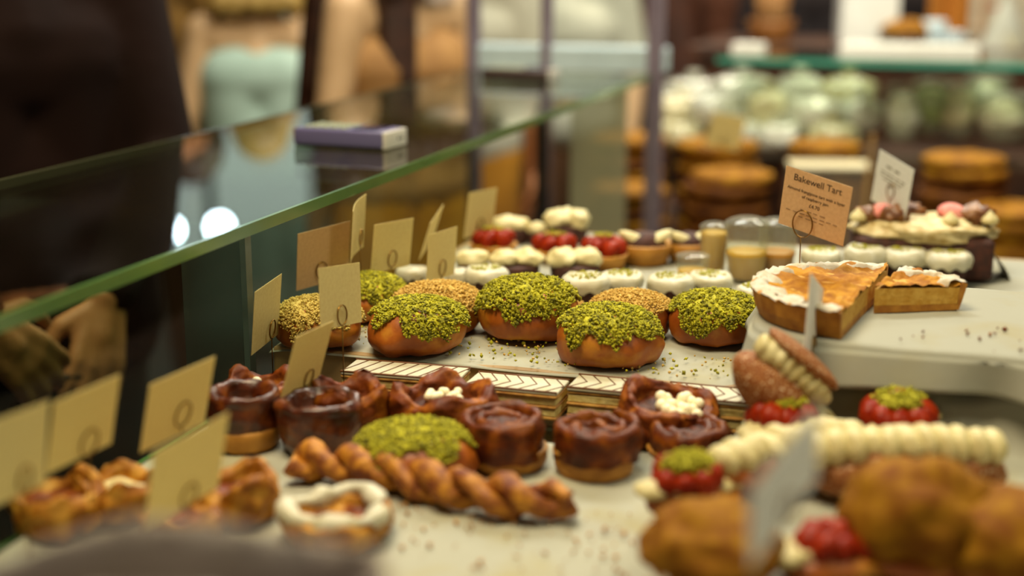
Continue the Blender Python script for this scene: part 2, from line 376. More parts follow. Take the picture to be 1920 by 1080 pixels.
# ------------------------------------------------------------------ buns with crumb caps
BUNP = resample([(.0, 0), (.034, 0), (.0445, .005), (.0475, .016), (.0468, .026), (.0415, .0355), (.030, .0425), (.014, .046), (0, .0465)], 30)
def prof_at(P, s):
    t = s*(len(P)-1); i = min(int(t), len(P)-2); u = t-i; p = P[i]*(1-u)+P[i+1]*u; d = P[i+1]-P[i]; n = np.array([d[1], -d[0]]); n /= np.linalg.norm(n)+1e-9; return p, n
def bun_cap(seed, low=.52, var=.22, nc=3000):
    """shell of topping + loose crumbs on the bun's upper surface"""
    r = np.random.default_rng(int(seed*100)); na, nu = 56, 14
    def sb(a): return low+var*fbm((math.cos(a), math.sin(a), 0), 1.6, seed)+.11*fbm((math.cos(a), math.sin(a), 0), 5, seed+3)
    def pt(a, u, off):
        s = 1-u*(1-sb(a)); p, n = prof_at(BUNP, s); q = p+n*off; return np.array([q[0]*math.cos(a), q[0]*math.sin(a), q[1]])
    V = [pt(0, 0.001, .0025)]; F = []
    for k in range(1, nu+1):
        for j in range(na):
            a = 2*math.pi*j/na; u = k/nu; v = pt(a, u, .0020*(1-u**3) if u < .97 else -.001); V.append(v)
    for j in range(na): F.append((0, 1+j, 1+(j+1) % na))
    for k in range(nu-1):
        for j in range(na):
            a, b = 1+k*na+j, 1+k*na+(j+1) % na; F.append((a, a+na, b+na, b))
    shell = displace((np.array(V), F), .0042, 150, seed, 2)
    P = []
    while len(P) < nc:
        a = r.uniform(0, 2*math.pi); u = math.sqrt(r.uniform(0, 1.04)); P.append(pt(a, min(u, 1.0), r.uniform(.0015, .0042)))
    return shell, crumbs(P, .0006, .0023, r)
_bun = {}
def bun_meshes(seed, kind):
    key = (seed, kind)
    if key not in _bun:
        body = lathe(BUNP, 48); b2 = displace(body, .0060, 24, seed, 3); k = np.clip((.030-body[0][:, 2])/.014, 0, 1)[:, None]; body = (body[0]*(1-k)+b2[0]*k, body[1])
        sh, cr = bun_cap(seed)
        cm = {'p': PIST, 'c': CRUMB, 'g': CRUMBG}[kind]
        n = len(cr[1])//8; r = np.random.default_rng(int(seed*10)+1); pick = r.random(n) < (.14 if kind == 'p' else .0)
        A = [f for i in range(n) if not pick[i] for f in cr[1][i*8:i*8+8]]; B = [f for i in range(n) if pick[i] for f in cr[1][i*8:i*8+8]]
        m1 = mesh('nut_topping', *join(sh, (cr[0], A)), cm)
        m2 = mesh('dark_crumbs', cr[0], B, PISTD) if B else None
        _bun[key] = (mesh('bun', *body, DOUGH), m1, m2)
    return _bun[key]
def bun(label, px, py, wpx, kind, seed, z=ZT, rot=0.0, sz=1.0):
    p = at(px, py, z); s = width_at(p, wpx)/.095
    t = thing('topped_bun', label, 'bun', p, rot, 'crumb-topped buns'); t.scale = (s, s, s*sz*.94)
    a, b, c = bun_meshes(seed, kind)
    obj('bun', a, None, t); obj('nut_topping', b, None, t, kind='stuff')
    if c: obj('dark_crumbs', c, None, t, kind='stuff')
    return t
bun('pistachio-topped bun in the middle-left, just right of the tall cream card', 785, 648, 184, 'p', 1.3, rot=.4)
bun('biscuit-crumb bun half hidden behind the middle-left pistachio bun', 822, 612, 168, 'c', 2.1, rot=1.0)
bun('large pistachio bun with a pale bald patch on its side, centre of the back row', 991, 624, 188, 'p', 3.7, rot=2.2, sz=1.15)
bun('front pistachio bun nearest the feathered slices, pale spot at right', 1140, 670, 190, 'p', 1.9, rot=5.4, sz=1.05)
bun('biscuit-crumb bun behind the front pistachio bun', 1182, 623, 158, 'c', 2.6, rot=3.0)
bun('pistachio bun at the right, beside the paper-draped cake stand', 1340, 633, 172, 'p', 4.4, rot=.9, sz=1.03)
bun('pistachio bun at the back left, half behind the upright cream card', 694, 591, 140, 'p', 3.7, rot=4.0, sz=1.15)
bun('bun with greenish beige nut crumbs at the left end of the tray', 598, 640, 162, 'g', 5.2, rot=.3, sz=1.05)
bun('low brown bun peeking out behind the centre pistachio bun', 1040, 600, 112, 'c', 2.6, rot=5.0, sz=.8)
bun('single pistachio bun on the front tray among the dark swirls', 778, 890, 222, 'p', 1.3, ZF, 2.9, sz=.90)

# ------------------------------------------------------------------ swirls and danishes on the front tray
def spiral(R0, R1, turns, H, th, seed, lean=.0, dip=.25, n=130):
    """dough strip wound up on edge; rounded rim, layered side"""
    V, m = [], 10
    for i in range(n+1):
        t = i/n; a = 2*math.pi*turns*t; r = R0+(R1-R0)*t; h = H*(1-dip*(1-t)**2)*(1+.06*fbm((math.cos(a)*2, math.sin(a)*2, t), 1.3, seed))
        w = th*(1 if t < .97 else max(.12, (1-t)/.03))
        sec = [(-w/2, 0), (-w/2, h*.35), (-w/2, h*.7), (-w*.42, h*.92), (-w*.15, h), (w*.15, h), (w*.42, h*.92), (w*.62, h*.7), (w*.5, h*.35), (w/2, 0)]
        for dx, z in sec:
            rr = r+dx+lean*z*t; V.append((rr*math.cos(a), rr*math.sin(a), z))
    F = [(i*m+j, (i+1)*m+j, (i+1)*m+(j+1) % m, i*m+(j+1) % m) for i in range(n) for j in range(m)]
    F += [tuple(range(m)), tuple(n*m+j for j in range(m-1, -1, -1))]
    return displace((np.array(V), F), .0036, 80, seed, 3)
def swirl(label, px, py, wpx, hpx, seed, rot=0, hollow=False, tilt=(0, 0), group='caramel swirls on the front tray', fill=None, base=.35, top=CARAMEL):
    p = at(px, py, ZF); Rr = width_at(p, wpx)/2; H = hpx/FPX*dist(p)
    t = thing('caramel_swirl', label, 'pastry', p, (tilt[0], tilt[1], rot), group)
    th = Rr*.24
    if hollow:
        pr = resample([(0, .002), (Rr*.70, .0), (Rr*.86, H*.06), (Rr*.93, H*.4), (Rr*.97, H*.75), (Rr*.98, H*.92), (Rr*.88, H), (Rr*.74, H*.97), (Rr*.62, H*.82), (Rr*.5, H*.62), (0, H*.56)], 34)
        V, F = lathe(pr, 56)
        ang = np.arctan2(V[:, 1], V[:, 0]); rad = np.hypot(V[:, 0], V[:, 1])
        k = 1+.035*np.sin(ang*3+V[:, 2]*60+seed)*(rad > Rr*.6)
        V[:, 0] *= k; V[:, 1] *= k
        obj('pastry_cup', displace((V, F), .0030, 60, seed, 3), M('dark glazed cup', '#341204', '#7C3E0C', 50, .38, .5, 130, c3='#521E04', coat=.25, bands=18, bandmix=.2), t)
        if base > .36: obj('pale_base', displace(lathe(resample([(0, -.001), (Rr*.74, -.001), (Rr*.92, H*.06), (Rr*.99, H*.22), (Rr*.97, H*.36), (Rr*.85, H*.38)], 18), 44), .0015, 50, seed, 2), PALE, t)
        obj('dark_glaze', displace(lathe(resample([(Rr*.66, H*.84), (Rr*.5, H*.68), (0, H*.64)], 8)[::-1], 30), .003, 60, seed), CHOCF, t)
    else:
        hb = H*base
        obj('pale_base', displace(lathe(resample([(0, 0), (Rr*.74, 0), (Rr*.84, hb*.10), (Rr*.88, hb*.5), (Rr*.89, hb*.9), (Rr*.84, hb*1.15), (0, hb*1.15)], 22), 44), .002, 50, seed, 2), PALE, t)
        sp = spiral(Rr*.16, Rr*.97, 2.6, H-hb*.8, th*1.05, seed, .0)
        obj('rolled_dough', xf(sp, (0, 0, hb*.8)), top, t)
        obj('sticky_filling', displace(lathe(resample([(0, H*.80), (Rr*.5, H*.84), (Rr*.80, H*.80), (Rr*.84, H*.4)], 12), 36), .004, 70, seed), fill or CHOCF, t)
    return t
swirl('tall dark glazed pastry cup with a hollow top, below the leaning cream card', 602, 840, 158, 98, 1.1, .4, True)
swirl('dark chocolate-topped swirl with a pale base at the left end of the tray', 460, 832, 136, 106, 2.4, 1.0, True, base=.4)
swirl('glossy brown swirl right of the lone pistachio bun', 948, 866, 172, 96, 3.3, 2.0, base=.30)
swirl('spiral swirl with a pale yellow base in the middle of the front tray', 1114, 880, 168, 94, 4.6, 3.9, base=.42)
swirl('dark swirl tucked behind the spiral one, beside the cream choux', 1285, 854, 158, 64, 5.8, 5.0, base=.25)

def pearls(t, P, r):
    me = mesh('sugar_pearl', *xf(ico(2), sc=(r, r, r)), PEARL)
    for q in P: obj('sugar_pearl', me, None, t, loc=q)
def danish(label, px, py, wpx, hpx, seed, rot, tilt=(0, 0), body=DOUGHD, fill=CHOCF, npearl=0, pr=.0035, petals=5, amp=.18, name='danish_pastry', spread=.35, pc=(0, 0), z=ZF, icing=None):
    p = at(px, py, z); Rr = width_at(p, wpx)/2; H = hpx/FPX*dist(p)
    t = thing(name, label, 'pastry', p, (tilt[0], tilt[1], rot), 'flaky danishes on the front tray')
    prf = resample([(0, 0), (Rr*.7, 0), (Rr*.9, H*.15), (Rr, H*.5), (Rr*.97, H*.85), (Rr*.84, H), (Rr*.68, H*.86), (Rr*.56, H*.6), (0, H*.5)], 30)
    V, F = lathe(prf, 60); ang = np.arctan2(V[:, 1], V[:, 0]); rad = np.hypot(V[:, 0], V[:, 1]); k = np.clip(rad/Rr, 0, 1)**2
    V[:, 2] *= 1+amp*np.sin(ang*petals+seed)*k; s = 1+.07*np.sin(ang*petals+seed+1)*k; V[:, 0] *= s; V[:, 1] *= s
    # flaky steps around the rim
    V[:, 2] += .0015*np.sin(rad*1100+ang*2)*k
    obj('flaky_dough', displace((V, F), .004, 70, seed, 3), body, t)
    obj('filling', displace(lathe(resample([(0, H*.66), (Rr*.35, H*.67), (Rr*.66, H*.62), (Rr*.7, H*.45)], 10), 36), .004, 80, seed), fill, t)
    if npearl:
        r = np.random.default_rng(int(seed*10)); P = []
        for i in range(npearl):
            a = r.uniform(0, 6.28); q = Rr*spread*math.sqrt(r.uniform(0, 1)); P.append((q*math.cos(a)+pc[0]*Rr, q*math.sin(a)+pc[1]*Rr, H*.68+pr*r.uniform(.5, 1.6)))
        pearls(t, P, pr)
    if icing:
        pts = []
        for i in range(60):
            a = 2*math.pi*i/59; rr = Rr*(.80+.09*math.sin(3*a+seed)); pts.append((rr*math.cos(a), rr*math.sin(a), H*(.93+amp*.8*math.sin(a*petals+seed))+.001))
        rad_ = np.array([Rr*.15*(1+.35*math.sin(5*a/9.5+seed)) for a in range(60)]); Vt, Ft = tube(pts, rad_, 10)
        obj('white_icing', displace((Vt, Ft), .003, 90, seed, 2), icing, t)
    return t
danish('wide flaky danish with white pearls behind the lone pistachio bun', 832, 808, 196, 84, 1.7, .5, npearl=16, pr=.0042, petals=4)
danish('tilted chocolate pastry ring holding a heap of white pearls', 1240, 818, 180, 84, 2.9, 1.2, tilt=(.20, -.05), npearl=26, pr=.0056, spread=.46, petals=3, amp=.12, pc=(.0, -.25))
danish('folded dark danish behind the tall pastry cup', 658, 808, 150, 88, 3.5, 2.0, petals=4, amp=.22)
danish('danish with pale nut flakes behind the left chocolate swirl', 488, 782, 150, 72, 4.1, .2, npearl=6, pr=.0055, petals=4)
danish('golden danish with white icing around its rim, left of the cheese twist', 635, 1004, 208, 54, 5.3, .6, body=GOLD, fill=DOUGHD, petals=3, amp=.10, icing=ICING)
danish('crumpled golden danish between the near cream card and the iced danish', 448, 968, 152, 80, 6.2, 1.0, body=GOLD, fill=DOUGHD, petals=3, amp=.25)
danish('golden danish with a dab of white icing behind the second card', 225, 960, 150, 66, 7.1, .4, body=GOLD, fill=CREAM, petals=4, amp=.2)
danish('golden danish at the far left under the leftmost card', 110, 985, 170, 74, 8.4, 1.4, body=GOLD, fill=DOUGHD, petals=3, amp=.2)
danish('blurred golden danish lying below the near cream card', 345, 1010, 150, 60, 9.2, .1, body=GOLD, fill=DOUGHD, petals=4, amp=.2)
# cheese twist
a, b = np.array(at(545, 903, ZF)), np.array(at(1072, 977, ZF))
mid = (a+b)/2; t = thing('cheese_twist', 'long golden twisted pastry stick lying across the front tray', 'pastry', mid.tolist(), 0)
for k in range(2):
    pts, rr = [], []
    for i in range(90):
        u = i/89; c = (a-mid)*(1-u)+(b-mid)*u; d = (b-a)/np.linalg.norm(b-a); nrm = np.array([-d[1], d[0], 0]); ph = u*2*math.pi*3.4+k*math.pi
        o = .0078*math.cos(ph)*nrm+.0078*math.sin(ph)*np.array([0, 0, 1]); q = c+o+np.array([0, 0, .0165])+nrm*(.010*math.sin(u*5.5+.6)); pts.append(q)
        rr.append(.0105*(.85+.15*math.sin(u*25+k))*(.75+.25*min(1, min(u, 1-u)*12)))
    V, F = tube(pts, rr, 14); obj('dough_strand', displace((V, F), .0034, 62, 3.0+k, 3), M('cheese crusted dough', '#6E2E04', '#C4841C', 75, .65, .9, 160, c3='#96580F'), t)

# ------------------------------------------------------------------ feathered iced slices
CH = M('chocolate stripe', '#6E4424', rough=.5)
LAYER = M('puff pastry layer', '#9A6426', '#C49444', 90, .7, .6, 200); CR2 = M('custard layer', '#EAD68E', '#D8BC6A', 120, .5, .5, 200)
def feathered(label, x0, x1, yc, dep, h, rot=0, chevron=False, z=ZF):
    L = x1-x0; t = thing('feathered_slice', label, 'cake slice', ((x0+x1)/2, yc, z), rot, 'feather-iced custard slices')
    zz = 0
    for i, (nm, hh, mt, ins) in enumerate((('pastry_layer', .13, LAYER, 0), ('custard_layer', .27, CR2, .001), ('pastry_layer', .11, LAYER, 0), ('custard_layer', .27, CR2, .001), ('pastry_layer', .10, LAYER, 0))):
        V, F = box(L-ins*2, dep-ins*2, hh*h, (0, 0, zz), .0012); obj(nm, displace((V, F), .001, 200, i), mt, t, False); zz += hh*h
    obj('icing', box(L, dep, h*.12, (0, 0, zz), .0015), ICING, t, False); zt = zz+h*.12
    n = max(6, int(L/.0125)); pts_me = {}
    for i in range(n):
        x = -L/2+L*(i+.5)/n; s = .007
        path = [(x-s, -dep/2+.002, zt), (x, -dep*.02, zt), (x+s, dep/2-.002, zt)] if not chevron else [(x-s*.8, -dep/2+.002, zt), (x+s, 0, zt), (x-s*.8, dep/2-.002, zt)]
        obj('chocolate_stripe', tube(path, .0007, 6), CH, t)
    for sy in (-1, 1): obj('chocolate_edge', tube([(-L/2, sy*(dep/2-.001), zt), (L/2, sy*(dep/2-.001), zt)], .0011, 6), CH, t)
    return t
feathered('feather-iced custard slice with diagonal stripes at the left, below the two cards', -.556, -.440, 1.205, .044, .029, .06)
feathered('feather-iced slice in the middle, crumbs on its icing', -.432, -.342, 1.205, .044, .027, .0, True)
feathered('feather-iced slice with chevrons below the front pistachio bun', -.337, -.256, 1.220, .044, .029, .0, True)
feathered('feather-iced slice with chevrons below the right pistachio bun', -.250, -.169, 1.222, .044, .029, .0, True)

# ------------------------------------------------------------------ paper-draped stand with the almond tart
def draped(w, d, drop, rad, waves, seed, na=150, rows=16, amp=.010):
    """paper over a board: flat top, rounded over the edge, wavy skirt (loops from centre outwards)"""
    def edge(a):
        e = 5.0; c, s = math.cos(a), math.sin(a); r = (abs(c/(w/2))**e+abs(s/(d/2))**e)**(-1/e); return r
    V = [(0, 0, 0)]; F = []; prev = None
    levels = [(f, 0, 0) for f in (.2, .4, .6, .8, .93, .99)]+[(1.0+.012*math.sin(R(g)), -.004*(1-math.cos(R(g)))*3, 0) for g in (40, 80)]+[(1.02, -k/8*drop, k/8) for k in range(1, 9)]
    for f, z, q in levels:
        row = []
        for j in range(na):
            a = 2*math.pi*j/na; r = edge(a)*f+amp*q*(math.sin(waves*a+seed)+.6*math.sin(waves*1.7*a+seed*2))+.012*q
            zz = z+(.0012*fbm((r*math.cos(a), r*math.sin(a), 0), 25, seed) if q == 0 else drop*.12*q*math.sin(3*a+seed)); row.append(len(V)); V.append((r*math.cos(a), r*math.sin(a), zz))
        if prev is None: F += [(0, row[j], row[(j+1) % na]) for j in range(na)]
        else: F += [(prev[j], row[j], row[(j+1) % na], prev[(j+1) % na]) for j in range(na)]
        prev = row
    return thicken((np.array(V), F), .0006)
ZS = .10
st = thing('cake_stand', 'low stand draped in white paper carrying the almond tart', 'cake stand', (.035, 1.295, -.008))
obj('stand_plinth', box(.30, .19, .09, (0, 0, 0), .004), _M['pale wood riser'], st, False)
obj('stand_board', box(.355, .205, .012, (0, 0, .093), .004), WHITEP, st, False)
obj('paper_drape', draped(.42, .245, .036, .02, 5, 1.0, amp=.012), PAPERW, st, loc=(0, 0, .1075))

def sector(R0, h, a0, a1, seed, t, n=40):
    """piece of a deep tart: crust wall and base, sponge, baked top, sugar around the rim"""
    w = .006
    def wedge(prof, amp, fr, m, nm, k=0, sm=True):
        V, F = lathe(prof, n, a0, a1); V = np.asarray(V)
        V, F = displace((V, F), amp, fr, seed+k, 3)
        # close the two cut faces
        L = len(prof); idx0, idx1, c = [], [], 0
        for r, z in prof:
            if r < 1e-6: idx0.append(c); idx1.append(c); c += 1
            else: idx0.append(c); idx1.append(c+n); c += n+1
        def uniq(l):
            o = []
            for i in l:
                if i not in o: o.append(i)
            return tuple(o)
        F = F+[uniq(idx0), uniq(idx1[::-1])]
        o = obj(nm, (V, F), m, t, sm); return o
    wedge([(0, 0), (R0*.93, 0), (R0*.97, h*.4), (R0, h*.97), (R0-w*.5, h*1.02), (R0-w, h*.95), (R0-w*1.3, .006), (0, .006)], .0012, 90, CRUST, 'pastry_crust', 0, False)
    wedge([(0, .0062), (R0-w*1.35, .0062), (R0-w*1.1, h*.84), (0, h*.86)], .0003, 60, SPONGE, 'almond_filling', 2, False)
    tp = [(0, h*.862)]+[(R0*f, h*(.862+.03*math.sin(f*9))) for f in np.linspace(.04, .88, 26)]+[(R0-w*1.05, h*.93)]
    V, F = lathe([(r, z+.002) for r, z in tp], 70, a0, a1); V, F = displace((V, F), .0055, 55, seed+4, 4)
    obj('baked_top', (V, F), FRANG, t)
    # icing sugar: an irregular ring lying on the rim
    V = []; F = []; na = 80
    for j in range(na+1):
        a = a0+.02+(a1-a0-.04)*j/na; wi = R0*(.20+.14*fbm((math.cos(a)*3, math.sin(a)*3, 0), 1.6, seed))
        for k in range(9):
            u = k/8; r = R0*1.006-wi*u; z = h*1.02+.0014*math.sin(u*math.pi)+.0006-(.004 if u > .98 else 0)-(h*.05 if k == 0 else 0)-u*h*.03; V.append((r*math.cos(a), r*math.sin(a), z))
    F = [(j*9+k, j*9+k+1, (j+1)*9+k+1, (j+1)*9+k) for j in range(na) for k in range(8)]
    obj('icing_sugar', displace((np.array(V), F), .0042, 90, seed+9, 3), SUGAR, t)
tc = (-.082, 1.276)
t1 = thing('almond_tart', 'larger half of the sugar-rimmed almond tart on the stand', 'tart', (tc[0], tc[1], ZS+.001), 0, 'almond tart pieces')
sector(.101, .025, R(82), R(263), 1.5, t1)
t2 = thing('almond_tart', 'cut wedge of almond tart with its pale side facing the front', 'tart', (tc[0]+.008, tc[1]+.008, ZS+.001), 0, 'almond tart pieces')
sector(.086, .025, R(24), R(78), 3.5, t2)

# ------------------------------------------------------------------ cards on wire clips
def rotm(yaw, tilt, roll):
    return Matrix.Rotation(yaw, 3, 'Z') @ Matrix.Rotation(tilt, 3, 'X') @ Matrix.Rotation(roll, 3, 'Y')
def text_mesh(s, size, align='CENTER'):
    cu = bpy.data.curves.new('txt', 'FONT'); cu.body = s; cu.size = size; cu.align_x = align; cu.extrude = .00008
    o = bpy.data.objects.new('txt', cu); COL.objects.link(o); bpy.context.view_layer.update(); me = evalmesh(o); bpy.data.objects.remove(o)
    me.materials.clear(); me.materials.append(INK); return me
def bars(y, w, words, hgt):
    parts = []; r = random.Random(int(y*1e5)+words); x = -w/2; L = w/words
    for i in range(words):
        l = L*r.uniform(.55, .85); parts.append(xf(box(l, .0002, hgt, (0, 0, 0)), (x+l/2, 0, y))); x += L
    return join(*parts)
def card(label, loc, rot, w, h, foot, mat=CARD, clip=(.0, -.5), group='cream cards on wire clips', name='price_card', face=None, bend=0.0, ring=.0095):
    """rectangle card (local X wide, Z high) held in a wire ring; the pin goes down to z=foot"""
    t = thing(name, label, 'card', loc, 0, group); rm = rotm(*[R(v) for v in rot]); e = rm.to_euler()
    nx = 12; V = []; th = .0005
    for sgn in (1, -1):
        for i in range(nx+1):
            x = w*(i/nx-.5)
            for z in (-h/2, h/2): V.append((x, bend*math.sin(math.pi*i/nx)+sgn*th/2, z))
    m = 2*(nx+1); F = [(2*i, 2*i+1, 2*i+3, 2*i+2) for i in range(nx)]+[(m+2*i, m+2*i+2, m+2*i+3, m+2*i+1) for i in range(nx)]
    F += [(2*i, 2*i+2, m+2*i+2, m+2*i) for i in range(nx)]+[(2*i+1, m+2*i+1, m+2*i+3, 2*i+3) for i in range(nx)]+[(0, m, m+1, 1), (2*nx, 2*nx+1, m+2*nx+1, m+2*nx)]
    c = obj('card', (np.array(V), F), mat, t, False); c.rotation_euler = e
    if face: face(c, w, h)
    cx, cz = clip[0]*w, clip[1]*h+ring*.8
    pts = [(cx+ring*.78*math.sin(a), -.0016-.0006*a/6.3, cz-ring*math.cos(a)) for a in np.linspace(0, 4*math.pi, 56)]
    k = obj('wire_ring', tube(pts, .00055, 6), WIRE, t); k.rotation_euler = e
    q = rm @ Vector((cx, -.0018, cz-ring))
    z1 = foot-loc[2]
    if z1 < q.z-.002:
        obj('wire_pin', tube([tuple(q), (q.x*.99, q.y*.99, q.z*.6+z1*.4), (q.x*.97, q.y*.97, z1)], .0006, 6), WIRE, t)
    return t
card('cream card at the far left of the buns, pinned beside the glass fin', (-.639, 1.197, .076), (95, 7, -3), .066, .064, .001, clip=(.18, -.42))
card('wide cream card standing behind the greenish beige bun', (-.658, 1.366, .098), (63, 11, -4), .070, .066, .030, mat=CARDP, clip=(-.05, -.35))
card('narrow curled cream card directly under the edge of the glass top', (-.627, 1.390, .124), (102, 6, -7), .065, .062, .030, clip=(.1, -.3), bend=.004)
card('upright cream card in front of the greenish beige bun', (-.548, 1.171, .107), (79, -5, 6), .064, .057, .001, clip=(-.02, -.45))
card('leaning cream card above the tall dark pastry cup', (-.536, 1.075, .074), (86, 16, 2), .066, .057, .055, clip=(.12, -.5))
card('cream card left of the small cakes, behind the back-left pistachio bun', (-.610, 1.443, .097), (72, 6, 2), .067, .056, .030, clip=(.0, -.4))
card('thin slanted cream card seen almost edge-on between two others', (-.606, 1.554, .092), (100, 19, -11), .065, .050, .030, clip=(.0, -.4))
card('cream card above the half hidden biscuit-crumb bun', (-.558, 1.462, .086), (80, 4, 1), .062, .056, .030, clip=(.0, -.4))
card('furthest cream card, left of the white meringues', (-.601, 1.718, .087), (75, 7, 2), .065, .060, .030, clip=(.0, -.4))
card('cream card left of the dark chocolate-topped swirl', (-.563, .907, .082), (78, 18, -4), .070, .061, .001, clip=(.08, -.32), ring=.011)
card('largest near cream card standing in the golden danishes', (-.492, .799, .075), (77, 19, -7), .070, .066, .030, clip=(.05, -.45))
card('pale-edged cream card second from the left edge', (-.581, .812, .095), (80, 16, -3), .063, .058, .030, clip=(.1, -.45), ring=.011)
card('leftmost cream card cut by the edge of the view', (-.573, .729, .102), (92, 5, 5), .064, .058, .030, clip=(.1, -.45))
def face_tart(c, w, h):
    for s, size, z in (('Bakewell Tart', .0092, .0185), ('Almond frangipane tart with a layer', .0043, .0088), ('of raspberry jam', .0043, .0035), ('£4.70', .0052, -.0035)):
        me = text_mesh(s, size); o = obj('lettering', me, None, c, loc=(0, -.0004, z), rot=(math.pi/2, 0, 0))
    for z, ww, n in ((-.0085, .028, 4), (-.0125, .058, 8), (-.0160, .030, 4)): obj('fine_print', xf(bars(z, ww, n, .0008), (0, -.0004, 0)), M('faded print', '#9A7A5C', rough=.9), c, False)
card('pinkish card lettered Bakewell Tart, clipped above the almond tart', (-.136, 1.333, .187), (-25, 8, 11), .071, .059, .125, mat=CARDP, clip=(-.12, -.54), face=face_tart, ring=.0135)
def face_white(c, w, h):
    for z, ww, n, hh in ((.017, .034, 2, .0028), (.009, .052, 5, .0017), (.005, .050, 5, .0017), (.001, .040, 4, .0017), (-.004, .016, 1, .002)): obj('fine_print', xf(bars(z, ww, n, hh), (0, -.0004, 0)), M('grey print', '#8C8878', rough=.9), c, False)
card('white printed card stuck in the chocolate loaf cake', atr(1673, 347, 1.80), (-52, 1, 12), .0735, .0665, .100, mat=CARDW, clip=(.02, -.22), face=face_white)
card('white card seen edge-on in front of the almond tart', (-.116, 1.176, .117), (86, -2, 24), .067, .067, .045, mat=CARDW, clip=(.0, -.45))
card('white out-of-focus card nearest the lens, above the cream eclairs', (-.076, .668, .163), (73, 7, -20), .074, .050, .060, mat=CARDW, clip=(.0, -.45))
card('blurred tan card in front of the wrapped packages on the neighbouring stall', atr(1361, 246, 3.08), (41, 7, 11), .087, .072, -.05, mat=CARD, clip=(.0, -.4))

# ------------------------------------------------------------------ small cakes on the rear tray
def green_sprinkle(t, Rr, z, n, seed, cx=0, cy=0):
    r = np.random.default_rng(int(seed*13)); P = [(cx+Rr*q*math.cos(a), cy+Rr*q*math.sin(a), z+r.uniform(0, .0012)) for a, q in zip(r.uniform(0, 6.28, n), np.sqrt(r.uniform(0, 1, n)))]
    return obj('pistachio_sprinkle', crumbs(P, .0008, .002, r), PISTL, t, kind='stuff')
def mini_cake(label, px, py, wpx, hpx, seed, rot=0, z=ZR, green=True):
    p = at(px, py, z); Rr = width_at(p, wpx)/2; H = hpx/FPX*dist(p)
    t = thing('iced_mini_cake', label, 'cake', p, rot, 'small dark cakes with white icing caps')
    V, F = lathe([(0, 0), (Rr*.62, 0), (Rr*.70, H*.2), (Rr*.84, H*.6), (Rr*.80, H*.66), (0, H*.66)], 40); a = np.arctan2(V[:, 1], V[:, 0]); k = 1+.04*np.cos(14*a); V[:, 0] *= k; V[:, 1] *= k
    obj('dark_sponge', (V, F), CHOC, t)
    V, F = lathe(resample([(0, H*.58), (Rr*.86, H*.58), (Rr, H*.70), (Rr*.96, H*.88), (Rr*.74, H*.985), (0, H)], 24), 48); a = np.arctan2(V[:, 1], V[:, 0]); low = V[:, 2] < H*.64
    V[:, 2] -= np.where(low & (np.hypot(V[:, 0], V[:, 1]) > Rr*.6), .0022*(1+np.sin(a*9+seed)), 0)
    obj('icing_cap', displace((V, F), .002, 70, seed, 2), ICING, t)
    if green: green_sprinkle(t, Rr*.66, H*.995, 90, seed)
    return t
for i, (l, x, y, w, h, g) in enumerate([
    ('white-iced mini cake above the centre pistachio bun, left one', 912, 552, 84, 52, 1), ('white-iced mini cake just right of the centre pistachio bun', 1097, 572, 92, 58, 1),
    ('white-iced mini cake behind the biscuit-crumb bun', 1166, 556, 82, 46, 1), ('white-iced mini cake above the gap left of the right pistachio bun', 1256, 566, 88, 50, 1),
    ('white-iced mini cake in front of the small pudding pot', 1332, 556, 84, 44, 1), ('white-iced mini cake squeezed between the right bun and the cake stand', 1414, 585, 70, 50, 1),
    ('small iced cake beside the cream card at the left of the rear tray', 772, 540, 62, 40, 0), ('small iced cake right of the fourth cream card', 862, 545, 50, 40, 0),
    ('white-iced mini cake behind the tart card pin', 1538, 522, 74, 54, 1), ('white-iced mini cake behind the tart, second from the pin', 1620, 526, 80, 64, 1),
    ('white-iced mini cake behind the tart wedge, middle of three', 1694, 528, 82, 62, 1), ('white-iced mini cake at the right end behind the tart wedge', 1774, 532, 86, 60, 1)]):
    mini_cake(l, x, y, w, h, 1.3*i+.7, i*.7, green=bool(g))
def cream_cake(label, px, py, wpx, hpx, seed, lobes, z=ZR):
    p = at(px, py, z); Rr = width_at(p, wpx)/2; H = hpx/FPX*dist(p)
    t = thing('cream_topped_cake', label, 'cake', p, YAW, 'dark cakes with dollops of cream')
    obj('dark_sponge', displace(lathe(resample([(0, 0), (Rr*.75, 0), (Rr*.86, H*.12), (Rr*.86, H*.42), (Rr*.7, H*.5), (0, H*.5)], 20), 36), .001, 90, seed), CHOC, t)
    for i in range(lobes):
        x = 0 if lobes == 1 else (-.45+.9*i/(lobes-1))*Rr
        rr = Rr*(.92 if lobes == 1 else .56)
        obj('cream_dollop', blob(rr, Rr*.7, H*.33, .28, 1.6, seed+i*3, 3, (x, (i % 2)*Rr*.15, H*.66), octaves=2), CREAM, t)
    return t
for i, (l, x, y, w, h, n) in enumerate([('cream-topped dark cake furthest left behind the mini cakes', 886, 522, 66, 56, 1), ('cream-topped dark cake with two dollops below the strawberry tarts', 968, 520, 100, 54, 2),
    ('cream-topped dark cake with two dollops in front of the right strawberry tart', 1078, 522, 104, 58, 2), ('white meringue-topped cake behind the left strawberry tart', 958, 452, 78, 50, 1),
    ('small meringue-topped cake between two larger ones at the back', 1006, 455, 40, 40, 1), ('white meringue-topped cake with peaks behind the middle strawberry tart', 1062, 450, 88, 60, 3)]):
    cream_cake(l, x, y, w, h, 2.2*i+.4, n)
def berry_mesh(s, seed): return displace(xf(ico(2), sc=(s, s*.75, s*1.05)), s*.15, 1/s*.6, seed)
